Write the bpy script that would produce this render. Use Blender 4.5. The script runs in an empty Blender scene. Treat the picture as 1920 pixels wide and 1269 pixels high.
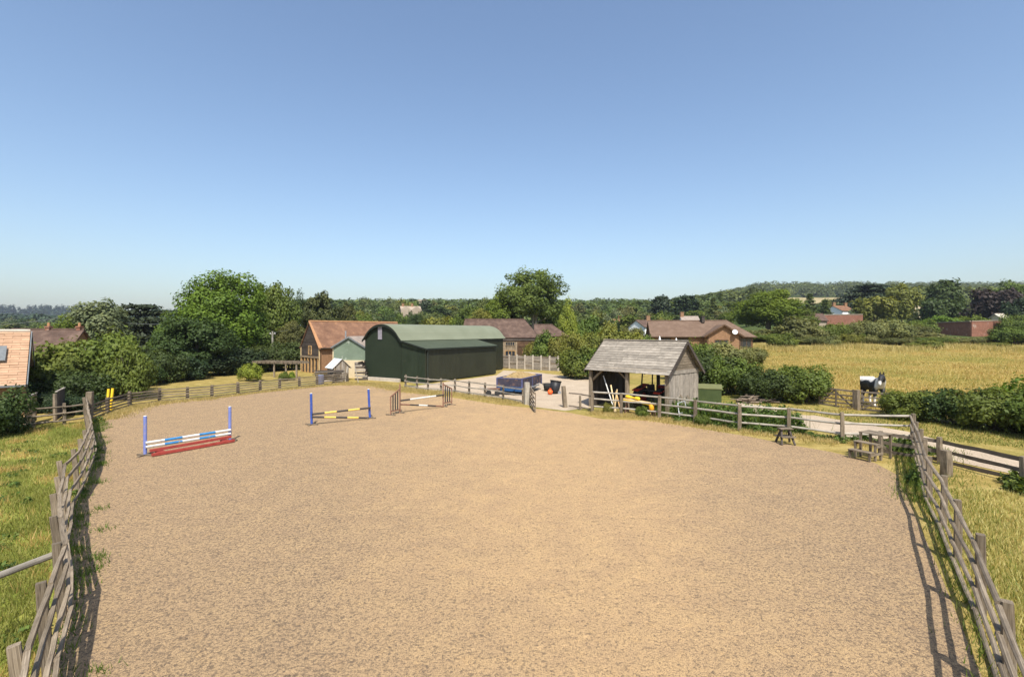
import bpy, math, random
import numpy as np
from mathutils import Vector, Matrix

# ------------------------------------------------------------------ camera, sky, sun, exposure
scene = bpy.context.scene
FPX, CAMH, HOR = 930.0, 4.8, 622.0          # focal length in photo pixels, eye height, horizon row
cam_data = bpy.data.cameras.new('camera')
cam_data.sensor_width = 36.0
cam_data.lens = 36.0 * FPX / 1920.0
cam_data.shift_y = -(HOR - 634.5) / 1920.0 * -1.0
cam_data.clip_start = 0.1
cam_data.clip_end = 8000.0
cam = bpy.data.objects.new('camera', cam_data)
scene.collection.objects.link(cam)
cam.location = (0, 0, CAMH)
cam.rotation_euler = (math.radians(90), 0, 0)
scene.camera = cam
scene.render.resolution_x, scene.render.resolution_y = 1024, 676

SUN_EL = math.radians(55)
SUN_AZ = math.radians(8)                    # sun stands behind the camera, a little to the right
world = bpy.data.worlds.new('World')
scene.world = world
world.use_nodes = True
wn = world.node_tree
for n in list(wn.nodes):
    wn.nodes.remove(n)
sky = wn.nodes.new('ShaderNodeTexSky')
sky.sky_type = 'NISHITA'
sky.sun_disc = False
sky.sun_elevation = SUN_EL
sky.sun_rotation = math.pi - SUN_AZ
sky.altitude = 50
sky.air_density = 1.15
sky.dust_density = 2.0
sky.ozone_density = 2.8
bg = wn.nodes.new('ShaderNodeBackground')
bg.inputs['Strength'].default_value = 0.135
wo = wn.nodes.new('ShaderNodeOutputWorld')
wn.links.new(sky.outputs[0], bg.inputs['Color'])
wn.links.new(bg.outputs[0], wo.inputs['Surface'])

sd = bpy.data.lights.new('sun', 'SUN')
sd.energy = 5.0
sd.angle = math.radians(0.53)
sd.color = (1.0, 0.955, 0.87)
sun = bpy.data.objects.new('sun', sd)
scene.collection.objects.link(sun)
sdir = Vector((math.sin(SUN_AZ) * math.cos(SUN_EL), -math.cos(SUN_AZ) * math.cos(SUN_EL), math.sin(SUN_EL)))
sun.rotation_euler = sdir.to_track_quat('Z', 'Y').to_euler()
sun.location = (10, -20, 40)

scene.view_settings.view_transform = 'Standard'
scene.view_settings.look = 'None'
scene.view_settings.gamma = 1.0
scene.view_settings.exposure = 0.48
scene.view_settings.use_curve_mapping = False
scene.cycles.max_bounces = 6
scene.cycles.diffuse_bounces = 3
scene.cycles.transparent_max_bounces = 6

random.seed(7)
rng = np.random.default_rng(7)
COL = scene.collection
U = random.uniform

# ------------------------------------------------------------------ measuring helpers
def G(px, py, z=0.0):
    """ground (or height z) point seen at a photo pixel"""
    d = FPX * (CAMH - z) / (py - HOR)
    return Vector(((px - 960) / FPX * d, d, z))
def AT(px, d, z=0.0):
    return Vector(((px - 960) / FPX * d, d, z))
def ZP(py, d):
    return CAMH - (py - HOR) * d / FPX
def sstep(a, b, x):
    t = np.clip((x - a) / (b - a), 0, 1)
    return t * t * (3 - 2 * t)

def terrain(x, y):
    x = np.asarray(x, float); y = np.asarray(y, float)
    r = np.hypot(x, y)
    d = np.maximum(y, 1e-3)
    s = np.where(y > 1, x / d, np.sign(x) * 5)
    zr = np.interp(d, [0, 29, 34, 50, 80, 110, 140, 300, 600, 1000, 1250, 2200], [0, 0, .25, .85, 2.1, 4.0, 6.0, 15, 40, 90, 88, 60])
    zc = np.interp(d, [0, 95, 150, 300, 480, 700, 900, 2200], [0, 0, 1.5, 8, 19, 36, 34, 20])
    zl = np.interp(d, [0, 200, 500, 1000, 1500, 2200], [0, 0, 6, 22, 48, 40])
    wr = sstep(.30, .52, s) * np.where(y > 1, 1, 0)
    wl = sstep(-.45, -.85, s) * 1.0
    wl = np.where(s < -.45, np.clip((-.45 - s) / .4, 0, 1), 0)
    z = zc * (1 - wr) * (1 - wl) + zr * wr + zl * wl
    return np.where(y > 1, z, 0.0)
def TZ(x, y):
    return float(terrain(x, y))

# ------------------------------------------------------------------ materials
def new_mat(name):
    m = bpy.data.materials.new(name)
    m.use_nodes = True
    nt = m.node_tree
    for n in list(nt.nodes):
        nt.nodes.remove(n)
    out = nt.nodes.new('ShaderNodeOutputMaterial')
    return m, nt, out
def N(nt, typ, **kw):
    n = nt.nodes.new(typ)
    for k, v in kw.items():
        setattr(n, k, v)
    return n
def L(nt, a, b):
    nt.links.new(a, b)
def noise(nt, vec, scale, detail=4, rough=.55, dist=0.0):
    n = N(nt, 'ShaderNodeTexNoise')
    n.inputs['Scale'].default_value = scale
    n.inputs['Detail'].default_value = detail
    n.inputs['Roughness'].default_value = rough
    n.inputs['Distortion'].default_value = dist
    if vec is not None:
        L(nt, vec, n.inputs['Vector'])
    return n.outputs['Fac']
def ramp(nt, fac, stops):
    r = N(nt, 'ShaderNodeValToRGB')
    els = r.color_ramp.elements
    while len(els) < len(stops):
        els.new(0.5)
    for e, (p, c) in zip(els, stops):
        e.position = p
        e.color = (c[0], c[1], c[2], 1) if hasattr(c, '__len__') else (c, c, c, 1)
    L(nt, fac, r.inputs['Fac'])
    return r.outputs['Color']
def mixc(nt, fac, a, b, mode='MIX'):
    n = N(nt, 'ShaderNodeMix', data_type='RGBA', blend_type=mode)
    for sock, v in ((n.inputs[0], fac), (n.inputs[6], a), (n.inputs[7], b)):
        if isinstance(v, bpy.types.NodeSocket):
            L(nt, v, sock)
        elif hasattr(v, '__len__'):
            sock.default_value = (v[0], v[1], v[2], 1)
        else:
            sock.default_value = v
    return n.outputs[2]
def mapping(nt, vec, scale=(1, 1, 1), loc=None, rot=None):
    m = N(nt, 'ShaderNodeMapping')
    m.inputs['Scale'].default_value = scale
    if rot:
        m.inputs['Rotation'].default_value = rot
    L(nt, vec, m.inputs['Vector'])
    if loc is not None:
        L(nt, loc, m.inputs['Location'])
    return m.outputs['Vector']
def bump(nt, height, strength, dist):
    b = N(nt, 'ShaderNodeBump')
    b.inputs['Strength'].default_value = strength
    b.inputs['Distance'].default_value = dist
    L(nt, height, b.inputs['Height'])
    return b.outputs['Normal']
def principled(nt, out, col, rough=.8, spec=.3, normal=None, metallic=0.0):
    p = N(nt, 'ShaderNodeBsdfPrincipled')
    if isinstance(col, bpy.types.NodeSocket):
        L(nt, col, p.inputs['Base Color'])
    else:
        p.inputs['Base Color'].default_value = (*col[:3], 1)
    p.inputs['Roughness'].default_value = rough
    p.inputs['Specular IOR Level'].default_value = spec
    p.inputs['Metallic'].default_value = metallic
    if normal is not None:
        L(nt, normal, p.inputs['Normal'])
    L(nt, p.outputs[0], out.inputs['Surface'])
    return p
def objvec(nt, world_space=False):
    if world_space:
        return N(nt, 'ShaderNodeNewGeometry').outputs['Position']
    return N(nt, 'ShaderNodeTexCoord').outputs['Object']
def rand_off(nt):
    oi = N(nt, 'ShaderNodeObjectInfo')
    m = N(nt, 'ShaderNodeVectorMath', operation='SCALE')
    m.inputs[0].default_value = (37, 91, 53)
    L(nt, oi.outputs['Random'], m.inputs['Scale'])
    return m.outputs[0], oi.outputs['Random']

def wood_mat(name, dark, mid, light, streak=(2.5, 9, 9), rough=.85, var=.5):
    """weathered timber, grain along local x of unit pieces"""
    m, nt, out = new_mat(name)
    off, rnd = rand_off(nt)
    v = mapping(nt, objvec(nt), streak, off)
    f1 = noise(nt, v, 1.0, 6, .65, .4)
    v2 = mapping(nt, objvec(nt, True), (1, 1, 1), off)
    f2 = noise(nt, v2, 3.0, 3, .6)
    c = ramp(nt, f1, [(.28, dark), (.5, mid), (.72, light)])
    c2 = ramp(nt, f2, [(.3, .62), (.65, 1.12)])
    c = mixc(nt, .75, c, c2, 'MULTIPLY')
    c3 = ramp(nt, rnd, [(0, 1 - var * .55), (.5, 1.0), (1, 1 + var * .35)])
    c = mixc(nt, 1.0, c, c3, 'MULTIPLY')
    principled(nt, out, c, rough, .2, bump(nt, f1, .5, .01))
    return m
def rough_mat(name, a, b, scale=3.0, rough=.8, spec=.3, bscale=None, bstr=.3, bdist=.01, metallic=0, var=0.0, spots=None):
    m, nt, out = new_mat(name)
    v = objvec(nt, True)
    f = noise(nt, v, scale, 5, .6)
    c = ramp(nt, f, [(.3, a), (.7, b)])
    if spots:
        f3 = noise(nt, v, spots[0], 3, .7)
        c = mixc(nt, ramp(nt, f3, [(spots[1], 0), (spots[1] + .08, 1)]), c, spots[2])
    if var:
        off, rnd = rand_off(nt)
        c = mixc(nt, 1.0, c, ramp(nt, rnd, [(0, 1 - var), (1, 1 + var)]), 'MULTIPLY')
    nrm = bump(nt, noise(nt, v, bscale, 4, .6), bstr, bdist) if bscale else None
    principled(nt, out, c, rough, spec, nrm, metallic)
    return m
def leaf_mat(name, col, trans=.28, vary=.5):
    m, nt, out = new_mat(name)
    at = N(nt, 'ShaderNodeAttribute', attribute_name='rnd')
    oi = N(nt, 'ShaderNodeObjectInfo')
    lo = tuple(c * (1 - vary * .75) for c in col)
    hi = (min(1, col[0] * (1 + vary * .95)), min(1, col[1] * (1 + vary * .7)), col[2] * (1 + vary * .35))
    c = ramp(nt, at.outputs['Fac'], [(0, lo), (.5, col), (1, hi)])
    hv = N(nt, 'ShaderNodeHueSaturation')
    mr = N(nt, 'ShaderNodeMapRange')
    mr.inputs['To Min'].default_value = .478
    mr.inputs['To Max'].default_value = .513
    L(nt, oi.outputs['Random'], mr.inputs['Value'])
    L(nt, mr.outputs[0], hv.inputs['Hue'])
    L(nt, c, hv.inputs['Color'])
    p = N(nt, 'ShaderNodeBsdfPrincipled')
    L(nt, hv.outputs[0], p.inputs['Base Color'])
    p.inputs['Roughness'].default_value = .6
    p.inputs['Specular IOR Level'].default_value = .25
    t = N(nt, 'ShaderNodeBsdfTranslucent')
    tc = mixc(nt, 1.0, hv.outputs[0], (1.25, 1.15, .55), 'MULTIPLY')
    L(nt, tc, t.inputs['Color'])
    ms = N(nt, 'ShaderNodeMixShader')
    ms.inputs[0].default_value = trans
    L(nt, p.outputs[0], ms.inputs[1])
    L(nt, t.outputs[0], ms.inputs[2])
    L(nt, ms.outputs[0], out.inputs['Surface'])
    return m

M = {}
M['rail'] = wood_mat('weathered_rail', (.075, .055, .038), (.21, .165, .115), (.37, .305, .225))
M['rail_pale'] = wood_mat('pale_rail', (.15, .13, .105), (.32, .285, .23), (.46, .415, .345))
M['post'] = wood_mat('weathered_post', (.07, .052, .036), (.185, .145, .10), (.31, .25, .18))
M['rail_dark'] = wood_mat('dark_rail', (.06, .045, .035), (.15, .12, .09), (.26, .215, .17))
M['board_grey'] = wood_mat('silver_boards', (.13, .11, .09), (.29, .25, .205), (.42, .37, .31), var=.45)
M['shingle'] = wood_mat('roof_boards', (.15, .13, .108), (.28, .245, .20), (.40, .355, .295), var=.45)
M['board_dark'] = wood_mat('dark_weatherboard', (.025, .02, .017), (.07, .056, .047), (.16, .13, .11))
M['board_brown'] = wood_mat('brown_weatherboard', (.04, .024, .014), (.10, .058, .033), (.17, .105, .06))
M['oak'] = wood_mat('golden_oak', (.22, .125, .05), (.43, .26, .11), (.58, .38, .18))
M['oak_grey'] = wood_mat('grey_oak', (.12, .09, .06), (.25, .19, .125), (.40, .31, .21))
M['pine_new'] = wood_mat('new_pine', (.45, .32, .16), (.62, .46, .24), (.72, .57, .34))
M['panel_tan'] = wood_mat('tan_panel', (.30, .20, .11), (.42, .29, .16), (.50, .36, .21))
M['dark_in'] = rough_mat('dark_interior', (.02, .017, .014), (.05, .042, .034), 2.0)
M['concrete'] = rough_mat('concrete', (.36, .31, .25), (.52, .46, .38), 2.5, bscale=20)
M['cream'] = rough_mat('cream_render', (.50, .40, .25), (.64, .53, .35), 1.2, bscale=12, spots=(1.5, .62, (.40, .32, .2)))
M['white'] = rough_mat('white_paint', (.70, .70, .68), (.82, .82, .80), 4)
M['brick'] = rough_mat('orange_brick', (.19, .105, .055), (.29, .165, .088), 5, bscale=25, bstr=.4)
M['brick_red'] = rough_mat('red_brick', (.16, .07, .045), (.25, .115, .075), 2.2, bscale=18, spots=(.9, .6, (.33, .24, .19)))
M['glass'] = rough_mat('dark_glass', (.02, .025, .03), (.035, .04, .045), 2, rough=.08, spec=.6)
M['skyglass'] = rough_mat('skylight_glass', (.03, .05, .08), (.05, .08, .12), 2, rough=.06, spec=.7)
M['frame_grey'] = rough_mat('grey_frame', (.12, .13, .135), (.17, .18, .185), 5, rough=.5)
M['green_wall'] = rough_mat('green_cladding', (.017, .025, .0145), (.023, .032, .019), .7, rough=.6, spec=.15, var=.09, spots=(2.2, .62, (.03, .034, .022)))
M['green_side'] = rough_mat('olive_cladding', (.020, .022, .012), (.027, .029, .016), .7, rough=.5, spec=.3, var=.09, spots=(2.2, .62, (.03, .034, .022)))
M['green_roof'] = rough_mat('sage_roof', (.155, .168, .112), (.187, .20, .138), .5, rough=.6, spec=.15, spots=(.8, .68, (.12, .142, .095)))
M['green_lean'] = rough_mat('lean_to_roof_green', (.052, .062, .038), (.066, .078, .048), .6, rough=.6, spec=.15)
M['green_trim'] = rough_mat('dark_trim', (.012, .016, .012), (.018, .023, .016), 3, rough=.55)
M['translucent_sheet'] = rough_mat('faded_plastic_sheet', (.20, .185, .21), (.28, .26, .29), 3, rough=.5)
M['pale_green'] = rough_mat('faded_green_tin', (.13, .17, .12), (.18, .225, .165), .8, rough=.65, spots=(1.3, .60, (.29, .32, .27)))
M['fibre_roof'] = rough_mat('fibre_cement_roof', (.20, .16, .13), (.33, .27, .22), 1.6, bscale=20)
def tile_mat(name, a, b, c, scale=1.2, lich=.66, lcol=(.50, .28, .09)):
    m, nt, out = new_mat(name)
    v = objvec(nt, True)
    f = noise(nt, v, scale, 5, .62)
    g = noise(nt, v, 14, 3, .6)
    col = ramp(nt, f, [(.28, a), (.5, b), (.72, c)])
    col = mixc(nt, .7, col, ramp(nt, g, [(.3, .7), (.7, 1.2)]), 'MULTIPLY')
    h = noise(nt, v, 2.4, 4, .7)
    col = mixc(nt, ramp(nt, h, [(lich, 0), (lich + .1, .7)]), col, lcol)
    # courses: saw along height
    w = N(nt, 'ShaderNodeTexWave', wave_type='BANDS', bands_direction='Z', wave_profile='SAW')
    w.inputs['Scale'].default_value = 1.9
    w.inputs['Distortion'].default_value = .6
    w.inputs['Detail'].default_value = 1
    L(nt, v, w.inputs['Vector'])
    principled(nt, out, col, .9, .15, bump(nt, w.outputs['Fac'], .6, .03))
    return m
M['tile_red'] = tile_mat('old_red_tiles', (.125, .066, .042), (.185, .10, .062), (.27, .15, .09), lich=.62, lcol=(.34, .175, .07))
M['tile_brown'] = tile_mat('brown_tiles', (.062, .040, .031), (.10, .065, .05), (.155, .105, .08), lich=.76, lcol=(.3, .17, .08))
M['tile_bungalow'] = tile_mat('concrete_brown_tiles', (.115, .075, .052), (.145, .096, .068), (.175, .12, .086), lich=.9)
M['tile_orange'] = rough_mat('new_orange_tiles', (.33, .20, .12), (.44, .275, .17), 2.0, bscale=30, var=.10)
M['ridge_red'] = rough_mat('ridge_tiles', (.30, .145, .065), (.38, .205, .10), 3)
M['stone'] = rough_mat('pale_stone', (.26, .205, .15), (.36, .295, .22), .4)
M['blue_pale'] = rough_mat('pale_blue_plastic', (.13, .165, .40), (.18, .215, .47), 6, rough=.45, spec=.4, spots=(8, .60, (.34, .26, .18)))
M['blue_deep'] = rough_mat('deep_blue_plastic', (.025, .06, .27), (.04, .085, .34), 6, rough=.45, spec=.4, spots=(8, .60, (.34, .26, .18)))
M['p_white'] = rough_mat('pole_white', (.52, .51, .47), (.66, .65, .61), 6, rough=.5, spots=(8, .60, (.34, .26, .18)))
M['p_blue'] = rough_mat('pole_blue', (.03, .17, .38), (.05, .23, .47), 6, rough=.5, spots=(8, .60, (.34, .26, .18)))
M['p_red'] = rough_mat('pole_red', (.26, .035, .025), (.36, .065, .05), 5, rough=.6, spots=(7, .62, (.22, .05, .04)))
M['p_yellow'] = rough_mat('pole_yellow', (.60, .42, .07), (.70, .52, .13), 6, rough=.5, spots=(8, .60, (.34, .26, .18)))
M['p_black'] = rough_mat('pole_black', (.035, .03, .028), (.06, .052, .047), 6, rough=.6)
M['p_brown'] = rough_mat('pole_brown', (.17, .085, .055), (.24, .13, .085), 6, rough=.7)
M['yellow_bright'] = rough_mat('bright_yellow', (.72, .47, .02), (.85, .58, .04), 5, rough=.45)
M['orange_paint'] = rough_mat('orange_yellow_paint', (.68, .30, .015), (.80, .40, .03), 5, rough=.5)
M['orange_ball'] = rough_mat('orange_rubber', (.70, .10, .02), (.80, .14, .03), 5, rough=.5)
M['trailer_blue'] = rough_mat('trailer_blue', (.010, .045, .13), (.015, .07, .19), 3, rough=.55)
M['trailer_side'] = rough_mat('worn_trailer_side', (.025, .024, .04), (.06, .05, .065), 3, rough=.7, spots=(2.5, .55, (.14, .08, .06)))
M['trailer_edge'] = rough_mat('faded_blue_edge', (.05, .055, .12), (.10, .10, .19), 4, rough=.7)
M['rust'] = rough_mat('rusty_steel', (.10, .05, .03), (.19, .11, .075), 4, rough=.85)
M['steel'] = rough_mat('galvanised_steel', (.22, .23, .24), (.32, .33, .34), 4, rough=.5, metallic=.3)
M['rubber'] = rough_mat('black_rubber', (.016, .016, .016), (.03, .029, .028), 5, rough=.8)
M['black_plastic'] = rough_mat('black_plastic', (.015, .015, .016), (.025, .025, .027), 5, rough=.5)
M['muck'] = rough_mat('straw_muck', (.22, .145, .06), (.38, .27, .12), 5, bscale=14, bstr=1.0, bdist=.06, spots=(4, .6, (.18, .11, .04)))
M['tractor_red'] = rough_mat('tractor_red', (.33, .025, .015), (.42, .04, .025), 4, rough=.4)
M['tank_green'] = rough_mat('tank_green', (.04, .06, .02), (.058, .08, .028), 3, rough=.5)
M['tank_lid'] = rough_mat('tank_lid', (.115, .12, .045), (.155, .155, .06), 3, rough=.6)
M['bark'] = wood_mat('bark', (.05, .04, .03), (.11, .09, .07), (.18, .15, .12), streak=(4, 4, 1))
M['bark_pale'] = wood_mat('pale_bark', (.13, .12, .10), (.24, .22, .185), (.36, .335, .29), streak=(4, 4, 1))
M['logs'] = wood_mat('cut_logs', (.09, .065, .045), (.17, .13, .095), (.26, .21, .155))
M['tarp_blue'] = rough_mat('blue_grey_tarp', (.09, .10, .17), (.14, .16, .25), 4)

LEAF = {k: leaf_mat('leaf_' + k, c, t, .85 if k.startswith('far') else .55) for k, (c, t) in {
    'mid': ((.096, .138, .024), .34), 'bright': ((.105, .168, .020), .36), 'dark': ((.046, .072, .017), .27),
    'deep': ((.024, .042, .014), .18), 'grey': ((.120, .150, .070), .28), 'lime': ((.20, .255, .035), .38),
    'olive': ((.095, .105, .030), .28), 'ash': ((.115, .150, .030), .36), 'copper': ((.036, .025, .020), .2), 'pine': ((.034, .050, .024), .12),
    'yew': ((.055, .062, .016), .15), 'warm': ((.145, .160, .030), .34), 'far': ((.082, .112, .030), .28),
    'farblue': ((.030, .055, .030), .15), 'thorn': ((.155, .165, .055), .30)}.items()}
def grass_mat(name, a, b, c, trans=.35):
    m = leaf_mat(name, b, trans, .6)
    for n in m.node_tree.nodes:
        if n.type == 'VALTORGB':
            for e, col in zip(n.color_ramp.elements, (a, b, c)):
                e.color = (*col, 1)
    return m
M['blade_green'] = grass_mat('green_blades', (.095, .125, .02), (.20, .215, .045), (.37, .335, .11))
M['blade_lush'] = grass_mat('lush_blades', (.045, .085, .012), (.10, .16, .022), (.20, .25, .05))
M['blade_dry'] = grass_mat('dry_blades', (.28, .205, .05), (.45, .325, .10), (.62, .48, .20))
M['blade_straw'] = grass_mat('straw_blades', (.20, .21, .045), (.42, .36, .12), (.60, .52, .24))
M['weed'] = grass_mat('weed_leaves', (.035, .065, .012), (.075, .125, .02), (.15, .2, .04))

# ------------------------------------------------------------------ object helpers
def tag(o, label=None, cat=None, group=None, kind=None):
    if label: o['label'] = label
    if cat: o['category'] = cat
    if group: o['group'] = group
    if kind: o['kind'] = kind
    return o
def empty(name, loc, label, cat, group=None):
    o = bpy.data.objects.new(name, None)
    o.empty_display_size = .3
    COL.objects.link(o)
    o.location = loc
    return tag(o, label, cat, group)
def link(name, me, mat, parent=None, kind=None):
    o = bpy.data.objects.new(name, me)
    COL.objects.link(o)
    if mat is not None:
        if len(me.materials) == 0:
            me.materials.append(mat)
        if me.materials[0] is not mat:
            o.material_slots[0].link = 'OBJECT'
            o.material_slots[0].material = mat
    if parent is not None:
        o.parent = parent
    if kind:
        o['kind'] = kind
    return o
def mesh_np(name, V, F, rnd=None, smooth=False):
    """fast mesh from numpy; F is (n,3) or (n,4)"""
    me = bpy.data.meshes.new(name)
    V = np.asarray(V, np.float32); F = np.asarray(F, np.int32)
    k = F.shape[1]
    me.vertices.add(len(V)); me.vertices.foreach_set('co', V.ravel())
    me.loops.add(F.size); me.loops.foreach_set('vertex_index', F.ravel())
    me.polygons.add(len(F))
    me.polygons.foreach_set('loop_start', np.arange(0, F.size, k, dtype=np.int32))
    me.polygons.foreach_set('loop_total', np.full(len(F), k, np.int32))
    me.update(calc_edges=True)
    if rnd is not None:
        a = me.attributes.new('rnd', 'FLOAT', 'FACE')
        a.data.foreach_set('value', np.asarray(rnd, np.float32))
    if smooth:
        me.polygons.foreach_set('use_smooth', np.ones(len(F), bool))
    return me

class MB:
    """collects shapes in world coordinates; build() makes ONE mesh object"""
    def __init__(s):
        s.v, s.f = [], []
    def add(s, V, F):
        b = len(s.v)
        s.v += [Vector(p) for p in V]
        s.f += [tuple(i + b for i in f) for f in F]
        return s
    def box(s, c, size, rz=0.0):
        c = Vector(c); hx, hy, hz = size[0] / 2, size[1] / 2, size[2] / 2
        R = Matrix.Rotation(rz, 3, 'Z')
        V = [c + R @ Vector((x, y, z)) for x in (-hx, hx) for y in (-hy, hy) for z in (-hz, hz)]
        return s.add(V, [(0, 1, 3, 2), (4, 6, 7, 5), (0, 4, 5, 1), (2, 3, 7, 6), (0, 2, 6, 4), (1, 5, 7, 3)])
    def slab(s, pts, t):
        """planar polygon with thickness t along its normal (downwards/backwards)"""
        P = [Vector(p) for p in pts]
        n = (P[1] - P[0]).cross(P[2] - P[0]).normalized()
        k = len(P)
        V = P + [p - n * t for p in P]
        F = [tuple(range(k)), tuple(range(2 * k - 1, k - 1, -1))]
        F += [(i, i + k, (i + 1) % k + k, (i + 1) % k) for i in range(k)]
        return s.add(V, F)
    def tube(s, pts, rad, n=8, caps=True):
        P = [Vector(p) for p in pts]
        if not hasattr(rad, '__len__'):
            rad = [rad] * len(P)
        V, F = [], []
        for i, p in enumerate(P):
            t = (P[min(i + 1, len(P) - 1)] - P[max(i - 1, 0)]).normalized()
            a = t.orthogonal().normalized() if abs(t.z) < .9 else Vector((1, 0, 0))
            b = t.cross(a).normalized(); a = b.cross(t)
            V += [p + (a * math.cos(2 * math.pi * j / n) + b * math.sin(2 * math.pi * j / n)) * rad[i] for j in range(n)]
        for i in range(len(P) - 1):
            F += [(i * n + j, i * n + (j + 1) % n, (i + 1) * n + (j + 1) % n, (i + 1) * n + j) for j in range(n)]
        if caps:
            F += [tuple(range(n - 1, -1, -1)), tuple((len(P) - 1) * n + j for j in range(n))]
        return s.add(V, F)
    def bar(s, p0, p1, w, t=None):
        p0, p1 = Vector(p0), Vector(p1)
        x = (p1 - p0).normalized()
        up = Vector((0, 0, 1)) if abs(x.z) < .95 else Vector((0, 1, 0))
        y = up.cross(x).normalized(); z = x.cross(y)
        t = t or w
        V = [q + y * (a * t / 2) + z * (b * w / 2) for q in (p0, p1) for a, b in ((-1, -1), (1, -1), (1, 1), (-1, 1))]
        return s.add(V, [(3, 2, 1, 0), (4, 5, 6, 7), (0, 1, 5, 4), (1, 2, 6, 5), (2, 3, 7, 6), (3, 0, 4, 7)])
    def build(s, name, mat, parent=None, smooth=False, kind=None):
        off = parent.matrix_world.translation if parent is not None else Vector((0, 0, 0))
        if parent is not None:
            q = parent; off = Vector((0, 0, 0))
            while q is not None:
                off += q.location; q = q.parent
        me = bpy.data.meshes.new(name)
        me.from_pydata([tuple(p - off) for p in s.v], [], s.f)
        if smooth:
            for p in me.polygons: p.use_smooth = True
        me.update()
        return link(name, me, mat, parent, kind)

# unit pieces, x 0..1, y z -.5..5, a few uneven variants sharing mesh data
def unit_plank(seed, prof, seg=4, jit=.05, chamfer=0.0):
    r = random.Random(seed)
    V, F = [], []
    k = len(prof)
    for i in range(seg + 1):
        x = i / seg
        oy, oz = r.uniform(-jit, jit), r.uniform(-jit, jit)
        sc = 1 + r.uniform(-jit, jit)
        if chamfer and i == seg: sc *= 1 - chamfer
        V += [(x, y * sc + oy, z * sc + oz) for y, z in prof]
    for i in range(seg):
        F += [(i * k + j, i * k + (j + 1) % k, (i + 1) * k + (j + 1) % k, (i + 1) * k + j) for j in range(k)]
    F += [tuple(range(k - 1, -1, -1)), tuple(seg * k + j for j in range(k))]
    me = bpy.data.meshes.new('unit_piece')
    me.from_pydata(V, [], F); me.update()
    return me
SQ = [(-.5, -.5), (.5, -.5), (.5, .5), (-.5, .5)]
SQB = [(-.5, -.4), (-.4, -.5), (.4, -.5), (.5, -.4), (.5, .4), (.4, .5), (-.4, .5), (-.5, .4)]
HALF = [(-.5, -.5), (.15, -.42), (.5, -.15), (.5, .15), (.15, .42), (-.5, .5)]
ROUND = [(.5 * math.cos(a), .5 * math.sin(a)) for a in [i * math.pi / 5 for i in range(10)]]
UN = {'plank': [unit_plank(i, SQ, 3, .06) for i in range(4)],
      'true': [unit_plank(9, SQ, 1, 0)],
      'rail': [unit_plank(20 + i, HALF, 4, .12) for i in range(5)],
      'post': [unit_plank(40 + i, SQB, 3, .05, .12) for i in range(3)],
      'round': [unit_plank(60, ROUND, 1, 0)]}
def piece(name, kind, mat, parent, p0, p1, w, t, up=(0, 0, 1), roll=0.0):
    """one board / rail / post from p0 to p1 (world), w across 'up', t the other way"""
    p0, p1 = Vector(p0), Vector(p1)
    x = p1 - p0; ln = x.length; x = x / ln
    up = Vector(up)
    if abs(up.dot(x)) > .98: up = Vector((0, 1, 0)) if abs(x.y) < .9 else Vector((1, 0, 0))
    y = up.cross(x).normalized(); z = x.cross(y)
    off = Vector((0, 0, 0)); q = parent
    while q is not None:
        off += q.location; q = q.parent
    o = link(name, random.choice(UN[kind]), mat, parent)
    Rm = Matrix((x, y, z)).transposed()
    if roll: Rm = Rm @ Matrix.Rotation(roll, 3, 'X')
    o.matrix_basis = Matrix.Translation(p0 - off) @ Rm.to_4x4() @ Matrix.Diagonal((ln, t, w, 1))
    return o

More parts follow.
